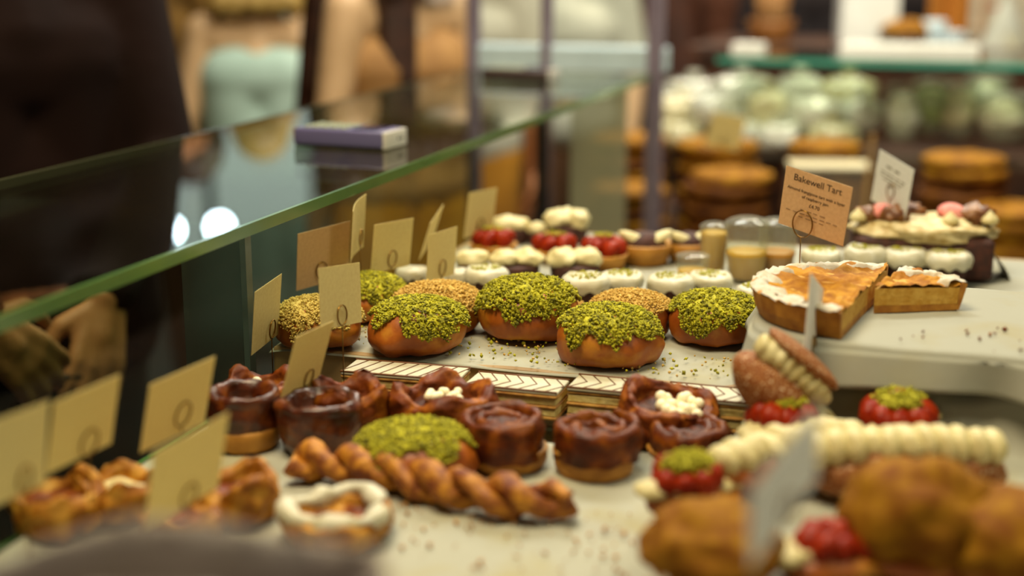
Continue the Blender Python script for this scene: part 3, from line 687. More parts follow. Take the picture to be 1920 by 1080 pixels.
def straw_tart(label, px, py, wpx, hpx, seed, z=ZR):
    p = at(px, py, z); Rr = width_at(p, wpx)/2; H = hpx/FPX*dist(p)
    t = thing('strawberry_tart', label, 'tart', p, seed, 'strawberry tarts with pistachio')
    V, F = lathe([(0, 0), (Rr*.8, 0), (Rr, H*.4), (Rr*.97, H*.44), (Rr*.86, H*.3), (0, H*.3)], 40); obj('tart_shell', (V, F), PALE, t)
    obj('custard', lathe([(Rr*.9, H*.3), (Rr*.88, H*.38), (0, H*.42)], 30), CUST, t)
    for i in range(7):
        a = i*2*math.pi/6; q = Rr*.55 if i < 6 else 0; s = Rr*.40
        obj('strawberry', berry_mesh(s, seed+i), STRAW, t, loc=(q*math.cos(a), q*math.sin(a), H*.62+(.1*H if i == 6 else 0)), rot=(math.cos(a)*.9, math.sin(a)*.9, a))
    green_sprinkle(t, Rr*.45, H*.98, 70, seed)
    return t
straw_tart('strawberry tart at the left of the back row, below the furthest card', 925, 478, 92, 52, .5)
straw_tart('strawberry tart in the middle of the back row', 1040, 486, 92, 50, 1.4)
straw_tart('strawberry tart at the right of the back row with a green tip', 1132, 500, 92, 62, 2.3)
def choc_tart(label, px, py, wpx, hpx, seed, z=ZR):
    p = at(px, py, z); Rr = width_at(p, wpx)/2; H = hpx/FPX*dist(p)
    t = thing('chocolate_tart', label, 'tart', p, YAW+seed*.1, 'chocolate tarts with cream')
    obj('tart_shell', lathe([(0, 0), (Rr*.82, 0), (Rr, H*.5), (Rr*.95, H*.54), (Rr*.86, H*.42), (0, H*.42)], 40), PALE, t)
    obj('chocolate_mousse', blob(Rr*.8, Rr*.8, H*.35, .15, 1.5, seed, 3, (0, 0, H*.5)), CHOC, t)
    for s in (-1, 1): obj('cream_shell', xf(blob(Rr*.62, Rr*.28, H*.16, .15, 1.5, seed+s, 3), (s*Rr*.42, -Rr*.3, H*.68), (0, -s*.35, s*.3)), CREAM, t)
    return t
choc_tart('chocolate tart with white cream wings left of the pudding pots', 1208, 490, 104, 68, 1.2)
choc_tart('chocolate tart with white cream half behind the small pudding pot', 1290, 486, 84, 62, 2.2)
def pot(label, px, py, wpx, hpx, fillh, z=ZR, mat=CUST, top=None):
    p = at(px, py, z); Rr = width_at(p, wpx)/2; H = hpx/FPX*dist(p)
    t = thing('pudding_pot', label, 'dessert pot', p, 0, 'clear pots of yellow pudding')
    obj('clear_cup', lathe(resample([(.0, .0), (Rr*.6, .0), (Rr*.8, H*.08), (Rr*.96, H*.5), (Rr, H*.95)], 16), 40), PLASTIC, t)
    obj('pudding', lathe(resample([(0, .002), (Rr*.58, .002), (Rr*.76, H*.09), (Rr*.91, H*fillh*.75), (Rr*.88, H*fillh), (0, H*fillh)], 20), 36), mat, t)
    obj('clear_lid', lathe(resample([(Rr*1.03, H*.94), (Rr*1.03, H*.97), (Rr*.6, H*1.04), (0, H*1.05)], 12), 36), PLASTIC, t)
    return t
pot('clear pot of yellow pudding left of the tart card', 1398, 524, 78, 112, .50)
pot('clear pot of orange-yellow pudding behind the tart card pin', 1455, 516, 70, 102, .46, mat=M('apricot pudding', '#C88A28', '#B87A1E', 30, .4))
pot('tall clear pot with a yellow strip at the left of the pudding pots', 1337, 512, 52, 92, .85)
pot('small clear pot with a low yellow filling in front of the others', 1298, 528, 60, 52, .45)
# chocolate loaf cake
p = at(1716, 528, ZR); w = width_at(p, 245)
t = thing('chocolate_loaf_cake', 'dark chocolate loaf cake with cream top, pink macarons and praline', 'cake', (p[0], p[1]+.055, ZR), YAW*.6); t.scale = (1, 1, .84)
obj('dark_sponge', displace(box(w, .10, .062, (0, 0, 0), .01, 3), .002, 60, 1), CHOC, t)
obj('cream_top', blob(w*.53, .058, .021, .22, 2.4, 3.3, 4, (0, 0, .066), octaves=3), M('speckled cream', '#E0D0A0', '#B89C60', 90, .6, .4, 120), t)
for i, (x, y, s) in enumerate(((-.048, -.01, .015), (.036, .0, .017))):
    mc = obj('macaron', lathe(resample([(0, 0), (s*.9, .0), (s, .006), (s*.6, .013), (0, .0145)], 14), 28), PINK, t, loc=(x, y, .088), rot=(.3, .1, 0)); obj('macaron_base', lathe([(0, -.008), (s*.9, -.006), (s, -.001), (s*.9, 0), (0, 0)], 28), PRAL, mc)
for i, (x, y, s) in enumerate(((-.036, -.022, .018), (-.010, .01, .016), (.064, -.005, .021), (-.066, -.012, .014))): obj('praline', blob(s, s*.8, s*.8, .5, 3, i*2.2, 3, (x, y, .088), octaves=2), PRAL, t)
for x, y in ((.030, -.03), (.078, -.02), (-.078, -.02)): obj('cream_peak', lathe(resample([(0, 0), (.009, 0), (.010, .006), (.004, .014), (0, .019)], 12), 16), CREAM, t, loc=(x, y, .08))
obj('paper_wrap', thicken(sheet(.10, .06, 8, 8, lambda x, y: .004*math.sin(x*60)), .0005), PAPERW, t, loc=(w/2+.008, 0, .03), rot=(0, R(68), 0))
# ------------------------------------------------------------------ cream buns with strawberries at the lower right
ZP = .022
pl = thing('cream_bun_platter', 'platter lined with crinkled white paper under the cream-filled buns', 'platter', (.035, .99, -.008))
obj('platter_board', box(.36, .36, .024, (0, 0, 0), .006), WHITEP, pl, False)
def crinkle(x, y):
    e = lambda d: max(0.0, 1-d/.035)**2
    return .003*(fbm((x, y, 0), 14, 8)+.6*fbm((x, y, 0), 38, 11))+.0035+.046*e(.20-y)*(1+.12*math.sin(x*60))+.030*e(.20-x)*(1+.2*math.sin(y*50))+.016*e(x+.20)
obj('paper_liner', thicken(sheet(.40, .40, 70, 70, crinkle), .0006), PAPER, pl, loc=(0, 0, .0245))
ZP = .0210
def berries(t, c, s, seed, n=5, heap=True):
    r = random.Random(int(seed*10)); n = n+4; s1 = s*.86
    for i in range(n):
        a = i*2*math.pi/(n-1); q = s*r.uniform(1.15, 1.5) if i < n-1 else 0
        obj('strawberry', berry_mesh(s1*r.uniform(.85, 1.12), seed+i*1.7), STRAW, t, loc=(c[0]+q*math.cos(a)*1.1, c[1]+q*math.sin(a)*.85, c[2]+(s*.45 if i == n-1 else s*r.uniform(-.15, .25))), rot=(r.uniform(-1.4, 1.4), r.uniform(-1.4, 1.4), a))
    if not heap: return
    rr = np.random.default_rng(int(seed*7)); P = [(c[0]+s*1.5*q*math.cos(a), c[1]+s*1.25*q*math.sin(a), c[2]+s*1.25+rr.uniform(-.002, .003)-q*q*s*.5) for a, q in zip(rr.uniform(0, 6.28, 320), np.sqrt(rr.uniform(0, 1, 320)))]
    obj('pistachio_heap', join(crumbs(P, .001, .0026, rr), blob(s*1.15, s*.95, s*.42, .35, 2.4, seed, 3, (c[0], c[1], c[2]+s*.82), octaves=2)), PISTL, t, kind='stuff')
def cream_bun(label, loc, rot, L, W, H, seed, strawb=True, dust=DUST, cream_h=.42, se=1, tilt=(0, 0), bs=.012, nb=5, heap=True):
    """long choux bun split open, piped cream along the slit, strawberries at one end"""
    t = thing('cream_bun', label, 'pastry', loc, (tilt[0], tilt[1], rot), 'cream-filled buns with strawberries')
    lo = blob(L/2, W/2, H*.5, .12, 1.6, seed, 4, (0, 0, H*.38), octaves=2); V, F = lo; V[:, 2] = np.maximum(V[:, 2], 0); obj('lower_bun', (V, F), DOUGH if dust is not DUST else DUST, t)
    n = max(5, int(L/.013))
    me = mesh('cream_piping', *displace(xf(ico(3), sc=(.0098, W*.36, H*.26)), .0016, 140, seed), CREAM)
    r = random.Random(int(seed*10))
    for i in range(n):
        o = obj('cream_piping', me, None, t, loc=(-L*.44+L*.88*i/(n-1), r.uniform(-.003, .003), H*.74+H*.10*math.sin(math.pi*i/(n-1))), rot=(r.uniform(-.2, .2), 0, r.uniform(-.1, .5))); o.scale = (r.uniform(.95, 1.25), r.uniform(.8, 1.1), r.uniform(.85, 1.2))
    if strawb: berries(t, (se*L*.36, 0, H*.74+H*.26), bs, seed, nb, heap)
    return t
def pbun(label, px, py, z, rot, L, W, H, seed, **k):
    q = at(px, py, z); return cream_bun(label, q, rot, L, W, H, seed, **k)
p = atY(1474, 706, 1.13)
t = thing('cream_bun', 'sugar-dusted bun split upright with thick cream, leaning below the edge-on card', 'pastry', p, (0, 0, YAW), 'cream-filled buns with strawberries'); t.scale = (.9,)*3
tilt = R(40)
for off, sz, nm, mt, sd in ((-.017, (.046, .030, .025), 'dusted_bun_half', DUST, 2.0), (.0225, (.042, .024, .0085), 'dusted_bun_half', DUST, 4.0)):
    obj(nm, xf(blob(*sz, .08, 1.6, sd, 4, octaves=2), (math.sin(tilt)*off, 0, math.cos(tilt)*off), (0, tilt, 0)), mt, t)
obj('cream_filling', xf(displace(tube([(-.043+.0017*i, -.006, .007+.004*math.sin(math.pi*i/50)) for i in range(51)], [.0160*math.sin(math.pi*(i+5)/60)**.6*(1+.09*math.sin(i*1.1)) for i in range(51)], 16), .003, 90, 2, 2), rot=(0, tilt, 0)), CREAM, t)
pbun('cream bun with strawberries below the sugar-dusted bun', 1472, 842, ZP, R(60), .085, .050, .030, 2.2, se=-.1, dust=DOUGH, bs=.0150, nb=6)
pbun('cream bun with a big strawberry cluster on the right half of the platter', 1682, 842, ZP, R(70), .080, .050, .030, 2.7, se=-.1, dust=DOUGH, bs=.0165, nb=7)
pbun('cream bun piled with piped cream running up behind the near white card', 1470, 918, ZP, R(48), .135, .050, .046, 1.2, strawb=False, dust=DOUGH)
pbun('long bun with a row of piped cream running to the right', 1690, 930, ZP, R(20), .150, .050, .050, 3.9, strawb=False)
pbun('cream bun with one strawberry cluster at the left edge of the platter', 1300, 955, ZP, R(40), .075, .046, .026, 4.6, se=-.2, dust=DOUGH, bs=.0135, nb=6)
pbun('blurred cream bun with dark strawberries nearest the lens', 1575, 1075, ZP, R(30), .09, .05, .024, 6.6, se=-.1, dust=DOUGH, bs=.0120, nb=5, heap=False)
def choux(label, px, py, z, wpx, seed, hk=.8, mat=None):
    q = at(px, py, z); r = width_at(q, wpx)/2
    V, F = blob(r, r, r*hk, .16, 2.0, seed, 4, (0, 0, r*hk*.85), octaves=3); V[:, 2] = np.maximum(V[:, 2], 0)
    t = thing('choux_bun', label, 'pastry', q, seed, 'round golden choux buns')
    obj('choux_top', (V, F), mat or M('crackled choux', '#744204', '#96680C', 70, .8, .6, 140, spec=.2), t)
    obj('choux_base', lathe([(0, -.001), (r*.7, -.001), (r*.95, r*.3), (r*.8, r*.45), (0, r*.45)], 30), DOUGH, t)
    return t
choux('big round choux bun with crackled top, blurred at the lower right', 1715, 1062, ZP, 255, 1.1, .85)
choux('blurred golden choux bun at the bottom right corner', 1885, 1085, ZP, 250, 2.4, .7)
choux('golden choux bun in the near centre, left of the near white card', 1330, 1085, ZP, 250, 5.5, .62)
# grey paper bag standing nearest the lens at the left, out of focus
bgp = atr(230, 1062, .60)
t = thing('paper_bag', 'crumpled greyish paper bag nearest the lens at the lower left', 'paper bag', (bgp[0], bgp[1], -.008), R(26))
BAGM = M('grey violet paper', '#B0A6A4', '#A0968F', 20, .8)
V, F = [], []; na, nz = 60, 14; Hb = bgp[2]+.008
for k in range(nz+1):
    u = k/nz
    for j in range(na):
        a = 2*math.pi*j/na; e = .55; x = .105*math.copysign(abs(math.cos(a))**e, math.cos(a)); y = .035*math.copysign(abs(math.sin(a))**e, math.sin(a))
        q = 1+.06*fbm((x*20, y*20, u*3), 1.2, 3); V.append((x*q, y*q*(1+.25*u*math.sin(a*3)), Hb*u*(1+.05*math.sin(x*38+1.2)*u)))
F = [(k*na+j, k*na+(j+1) % na, (k+1)*na+(j+1) % na, (k+1)*na+j) for k in range(nz) for j in range(na)]
obj('bag_wall', thicken(displace((np.array(V), F), .004, 40, 1, 2), .0006), BAGM, t)
obj('bag_base', box(.19, .06, .002, (0, 0, .0005)), BAGM, t, False)
obj('bag_filling', blob(.09, .028, .05, .3, 2, 5, 3, (0, 0, Hb*.66), octaves=2), M('crumpled tissue', '#9A9490', '#8A8480', 30, .8), t)

# loose crumbs on the papers
def scatter(name, label, n, x0, x1, y0, y1, z, mat, s0, s1, seed):
    r = np.random.default_rng(seed); P = np.c_[r.uniform(x0, x1, n), r.uniform(y0, y1, n), np.full(n, z)]; return tag(obj(name, crumbs(P, s0, s1, r), mat), label, 'crumbs', kind='stuff')
scatter('green_crumbs', 'loose green pistachio crumbs on the bun tray', 150, -.60, -.20, 1.255, 1.33, ZT+.002, PIST, .0008, .0026, 1)
scatter('golden_crumbs', 'loose golden crumbs on the bun tray', 110, -.60, -.20, 1.255, 1.33, ZT+.002, CRUMB, .0007, .002, 2)
scatter('pastry_flakes', 'loose golden flakes on the front tray parchment', 160, -.45, -.15, .86, 1.0, .0035, PALE, .0008, .0026, 3)
scatter('tart_crumbs', 'brown tart crumbs on the draped stand', 26, -.06, .12, 1.175, 1.26, ZS+.0022, DOUGHD, .001, .0026, 4)

# ------------------------------------------------------------------ things on the glass top
def terminal(label, px0, px1, py, length, hgt, rot, body, name):
    p = at((px0+px1)/2, py, .1705); t = thing(name, label, 'card reader', p, rot, 'handheld devices on the glass top'); L = length; W = L*.48
    obj('body', box(L, W, hgt, (0, 0, .0015), .004, 3), body, t)
    obj('underside', box(L*.97, W*.95, .0025, (0, 0, 0)), BLACKP, t, False)
    sc = obj('screen', box(L*.26, W*.72, .003, (L*.26, 0, hgt), .001), M('dark screen', '#241C3A', rough=.15), t)
    for i in range(5):
        for j in range(4): obj('key', box(L*.062, W*.12, .003, (-L*.38+i*L*.1, (j-1.5)*W*.2, hgt+.0008), .0008, 1), M('pale keys', '#8E947C', rough=.6), t)
    obj('end_cap', box(.006, W*.96, hgt*.98, (L/2, 0, .001), .001), M('pale grey end', '#BEB8AC', rough=.5), t)
    for j in (-.25, -.1): obj('port', box(.001, .004, .003, (L/2+.0032, W*j*-1, hgt*.45)), BLACKP, t, False)
    return t
terminal('violet-grey handheld card reader lying on the glass top', 545, 765, 272, .132, .022, R(-4), VIOLET, 'card_reader')
terminal('dark handheld card reader at the far end of the glass top', 908, 1040, 148, .140, .020, R(0), M('dark brown plastic', '#3A2620', rough=.4), 'card_reader')

# ------------------------------------------------------------------ neighbouring stall: biscuits, packages, wares
cookV = [mesh('round_biscuit', *displace(lathe(resample([(0, 0), (.074, 0), (.084, .006), (.085, .014), (.078, .022), (.05, .0245), (0, .025)], 22), 44), .004, 30, s, 3), m) for s, m in ((1, COOK), (2, COOKD), (3, COOK))]
ZX = -.240
def stack(where, px, pytop, Y, wpx, seed=0):
    """stack on the stall's lower board whose topmost face is seen at (px, pytop)"""
    p = atY(px, pytop, Y); s = wpx/FPX*dist(p)/.17; r = random.Random(seed); n = max(2, round((p[2]-ZX)/.0245)); dz = (p[2]-ZX)/n; ords = ['lowest', 'second', 'third', 'fourth', 'fifth', 'sixth', 'seventh', 'eighth', 'ninth', 'tenth', 'eleventh', 'twelfth']
    for i in range(n):
        top = i == n-1
        nm = 'topmost biscuit' if top else ('lowest biscuit' if i == 0 else ords[i]+' biscuit from the bottom')
        o = obj('round_biscuit', cookV[(0 if top else r.choice((0, 1, 1, 2)))], None, loc=(p[0]+r.uniform(-.006, .006), p[1]+r.uniform(-.006, .006), ZX+.001+i*dz), rot=(0, 0, r.uniform(0, 6)))
        o.scale = (s*r.uniform(.93, 1.03),)*2+(dz/.0252,); tag(o, nm+' '+where, 'biscuit', 'round biscuits stacked on the neighbouring stall')
stack('of the tall stack behind the grey frame post', 1180, 252, 3.29, 140, seed=1)
stack('of the lower stack in front of the frame post stack', 1178, 345, 3.10, 150, seed=2)
stack('of the stack behind the tan card', 1345, 262, 3.29, 150, seed=3)
stack('of the front stack with the wide golden top', 1368, 320, 3.10, 156, seed=4)
stack('of the stack behind the lettered tart card', 1552, 264, 3.29, 140, seed=5)
stack('of the leaning stack at the right edge', 1812, 290, 3.15, 150, seed=6)
stack('of the low stack at the far right edge', 1900, 385, 3.05, 150, seed=7)
# a clear box of biscuits in front of the third stack
p = atY(1552, 400, 3.06); p = (p[0], p[1], ZX+.001); t = thing('biscuit_box', 'clear plastic box with a pale lid band behind the tart card', 'box', p, YAW*.7)
obj('clear_box', box(.17, .10, .215, (0, 0, 0), .004), PLASTIC, t, False); obj('lid_band', box(.174, .104, .010, (0, 0, .207), .003), M('pale lid', '#C8BC98', rough=.35), t, False)
obj('biscuit_filling', displace(box(.158, .09, .185, (0, 0, .004), .01, 3), .006, 40, 3), COOK, t)
p = atY(1620, 300, 2.99); p = (p[0], p[1], ZX+.001); tag(obj('wooden_stick', box(.010, .006, .29, (0, 0, 0), .001), M('pale wood stick', '#B08A50', rough=.6), None, False, loc=p, rot=(0, R(3), 0)), 'thin pale wooden stick standing beside the clear biscuit box', 'stick')
# wrapped packages
WRAP = M('white wrapped package', '#D2D2C6', '#B6B6A6', 30, .22, .9, 40, coat=.8)
WRAP2 = M('cream wrapped package', '#CFC8A4', '#A8A07A', 30, .25, .9, 40, coat=.8)
def package(label, px, py, Y, w, h, d, seed, mat=WRAP):
    p = atY(px, py, Y); V, F = ico(4); V = V.copy(); S = np.sign(V)*np.abs(V)**.62; k = np.array([1+.12*fbm(v, 2.2, seed)+.06*fbm(v, 6, seed) for v in V]); V = S*k[:, None]*np.array([w/2, d/2, h/2])
    t = thing('wrapped_package', label, 'package', p, seed*.35, 'glossy wrapped packages on the neighbouring stall'); obj('wrapper', (V, F), mat, t)
    tie = displace(lathe(resample([(0, -.012), (.012, -.010), (.007, 0), (.016, .012), (.020, .020)], 10), 20), .004, 60, seed); obj('gathered_end', xf(tie, (0, 0, h/2)), mat, t)
    return t
pk = [(1275, 205, 3.55, .13, .075), (1390, 174, 3.72, .15, .08), (1345, 205, 3.52, .12, .08), (1440, 205, 3.55, .13, .085), (1500, 176, 3.72, .14, .085), (1525, 215, 3.52, .11, .08), (1590, 178, 3.70, .12, .08), (1300, 176, 3.74, .13, .07), (1612, 215, 3.60, .08, .07), (1280, 252, 3.48, .12, .06), (1460, 255, 3.48, .11, .06), (1385, 252, 3.48, .11, .06), (1560, 255, 3.48, .10, .055)]
wh = ['front left, beside the frame post', 'back row, second from the left', 'behind the tan card, upper one', 'in the middle of the pile', 'back row, middle', 'front of the pile, right of its middle', 'back row, right end', 'back row, left end', 'at the right end of the pile', 'bottom left of the pile', 'bottom middle right of the tan card', 'bottom, directly behind the tan card', 'bottom right, above the third biscuit stack']
for i, ((x, y, Y, w, h), l) in enumerate(zip(pk, wh)): package('glossy white wrapped package '+l, x, y, Y, w*1.15, h*1.12, .10, i*1.31+.5, WRAP if i % 3 else WRAP2)
# right part under the cross glass
GREEN = M('leaf green contents', '#7E9440', '#C4C8A8', 30, .5)
def clear_tub(label, px, py, Y, w, h, mat, seed):
    p = atY(px, py, Y); t = thing('clear_tub', label, 'tub', p, seed, 'clear tubs on the neighbouring stall')
    obj('tub_wall', lathe(resample([(0, 0), (w*.36, 0), (w*.42, h*.1), (w*.5, h)], 10), 32), PLASTIC, t)
    obj('tub_contents', blob(w*.47, w*.47, h*.47, .2, 2, seed, 3, (0, 0, h*.48), octaves=2), mat, t)
    obj('tub_lid', lathe(resample([(w*.52, h), (w*.52, h*1.05), (w*.4, h*1.10), (0, h*1.12)], 10), 32), PLASTIC, t)
for l, x, y, Y, w, h, m in (('clear tub of white sweets right of the wrapped pile', 1690, 262, 3.52, .085, .12, WRAP), ('clear tub with green contents behind the white tub', 1740, 250, 3.60, .085, .12, GREEN), ('clear tub of pale contents at the right', 1795, 255, 3.58, .085, .12, WRAP2), ('wide clear tub at the right edge under the glass', 1880, 262, 3.55, .13, .10, M('grey brown contents', '#A8A088', '#C8C4AC', 20, .4, coat=.5)), ('clear tub at the back right under the glass', 1850, 215, 3.74, .11, .09, WRAP)):
    clear_tub(l, x, y, Y, w, h, m, x*.01)
# trays and wares standing on the cross glass
CERAM = M('white ceramic', '#E6E4DC', '#DAD8CE', 10, .3)
def wtray(label, px0, px1, py, Y, h, dd=.12):
    a, b = atY(px0, py, Y), atY(px1, py, Y); w = b[0]-a[0]; t = thing('white_tray', label, 'tray', ((a[0]+b[0])/2, Y, .1702), 0, 'white trays on the turquoise-edged glass')
    obj('tray_floor', box(w*.94, dd*.9, .004, (0, 0, 0), .001), CERAM, t, False)
    for sx in (-1, 1): obj('tray_side', box(.006, dd, h, (sx*w*.485, 0, .001), .002), CERAM, t, False)
    for sy in (-1, 1): obj('tray_rim', box(w, .006, h, (0, sy*dd*.48, .001), .002), CERAM, t, False)
wtray('long white tray on the turquoise-edged glass', 1578, 1835, 112, 3.50, .032)
wtray('small white dish on the turquoise-edged glass', 1376, 1432, 108, 3.50, .026, .08)
bw = thing('back_worktop', 'dark worktop behind the neighbouring stall holding its wares', 'worktop', (.35, 4.25, FLOOR)); obj('worktop_body', box(2.2, .5, .16-FLOOR-.04, (0, 0, 0)), WOODD, bw, False); obj('worktop_slab', box(2.25, .54, .04, (0, 0, .12-FLOOR), .004), WOODD, bw, False)
def onwork(px, Y=4.2): q = atY(px, 60, Y); return (q[0], Y, .1605)
t = thing('white_carton', 'crumpled white carton standing on the worktop behind the long tray', 'carton', onwork(1625), .2); obj('carton_body', displace(box(.16, .14, .16, (0, 0, 0), .006), .006, 12, 1), CERAM, t, False); obj('carton_flap', box(.15, .006, .09, (0, -.06, .15), .001), CERAM, t, False, rot=(R(-14), 0, 0))
t = thing('brown_loaf', 'brown loaf on the worktop beside the white carton', 'bread', onwork(1700, 4.12), .1); obj('loaf', blob(.075, .05, .04, .12, 2, 1, 3, (0, 0, .034), flat=.0), COOK, t)
t = thing('orange_apron', 'orange cloth hanging behind the worktop at the right', 'cloth', onwork(1790, 4.45), .0)
obj('cloth', thicken(xf(sheet(.16, .62, 30, 20, lambda x, y: .018*math.sin(x*85)), (0, 0, .31), (R(90), 0, 0)), .002), M('orange cloth', '#B8741E', '#9A5C14', 8, .9), t); obj('hanging_loop', tube([(-.02, 0, .61), (0, 0, .66), (.02, 0, .61)], .003, 8), WHITEP, t)
t = thing('notice_board', 'pale gridded notice board with faint red marks at the far right', 'notice board', onwork(1880, 4.46), 0)
obj('board', box(.28, .012, .46, (.02, 0, 0), .002), M('pale notice paper', '#B0A48C', rough=.8), t, False)
for i in range(7): obj('grid_line', box(.27, .002, .0025, (.02, -.0072, .03+i*.06)), M('grid line', '#857A66', rough=.8), t, False)
for i in range(6): obj('grid_line', box(.0025, .002, .44, (-.10+i*.048, -.0072, .01)), _M['grid line'], t, False)
for x, z in ((-.03, .09), (.05, .2), (.0, .16)): obj('red_mark', box(.02, .002, .012, (x, -.0085, z)), M('red print', '#A84A36', rough=.8), t, False)
t = thing('paper_cone', 'pale paper cone standing in front of the notice board', 'paper', onwork(1885, 4.15), 0); obj('cone', lathe([(.07, 0), (.045, .05), (.012, .125), (0, .13)], 24), PAPERW, t); obj('cone_tip', lathe([(.014, .12), (.008, .14), (0, .15)], 16), PAPERW, t)
for i, (l, x) in enumerate((('white cup tilted in front of the orange cloth', 1752), ('small white cup at the foot of the orange cloth', 1788))):
    t = thing('white_cup', l, 'cup', onwork(x, 4.12), 0, 'white cups on the worktop'); obj('cup_wall', thicken(lathe(resample([(0, 0), (.02, 0), (.026, .01), (.032, .07-.03*i)], 10), 24), .002), WHITEP, t); obj('cup_handle', tube([(.03, 0, .05-.02*i), (.045, 0, .04-.02*i), (.03, 0, .02)], .003, 8), WHITEP, t)
t = thing('breadstick_basket', 'brown basket bristling with pale breadsticks behind the small dish', 'basket', onwork(1445, 4.2), 0)
obj('basket', thicken(lathe(resample([(0, 0), (.05, 0), (.06, .02), (.07, .06)], 8), 28), .004), WOOD, t)
r = random.Random(4)
for i in range(14): a = i*.45; obj('breadstick', tube([(.03*math.cos(a), .03*math.sin(a), .01), (.055*math.cos(a), .055*math.sin(a), .17+r.uniform(0, .05))], .006, 8), M('pale breadstick', '#B08450', '#8E5E2C', 20, .7), t)
# ------------------------------------------------------------------ people
def vec(*a): return np.array(a, float)
def hand_segs(w, d, n, side, curl=.35, spread=.06, k=1.0):
    """palm and five fingers from wrist w; d finger direction, n back-of-hand normal, side +1/-1 thumb side"""
    d = d/np.linalg.norm(d); n = n-d*(n@d); n /= np.linalg.norm(n); s = np.cross(d, n)*side; S = []
    L = (.038, .043, .040, .031)
    for i in range(4):
        off = s*(.027-.018*i)*k; base = w+d*.018*k+off*.6; kn = w+d*(.088-.004*abs(i-1.2))*k+off
        S.append((base, .0135*k, kn, .0105*k))
        a = spread*(1.2-i); dd = d*math.cos(a)+s*math.sin(a); q = kn; th = 0; r = .0092*k
        for j, f in enumerate((1.0, .66, .52)):
            th += curl*(.75, 1.15, .8)[j]; v = dd*math.cos(th)-n*math.sin(th); q2 = q+v*L[i]*f*k
            S.append((q, r, q2, r*.9)); q = q2; r *= .9
    S.append((w-d*.01, .0185*k, w+d*.05*k, .019*k)); S.append((w+d*.03*k, .018*k, w+d*.075*k-s*.012, .013*k))
    b = w+d*.022*k+s*.02*k; m = b+(d*.6+s*.75-n*.25)*.036*k; e = m+(d*.9+s*.25-n*.45)*.030*k; f = e+(d*.95-n*.5)*.022*k
    S += [(b, .0135*k, m, .0115*k), (m, .0108*k, e, .0098*k), (e, .0096*k, f, .0082*k)]
    return S
def shell(segs, n=14): return join(*[capsule(*s, n=n) for s in segs])
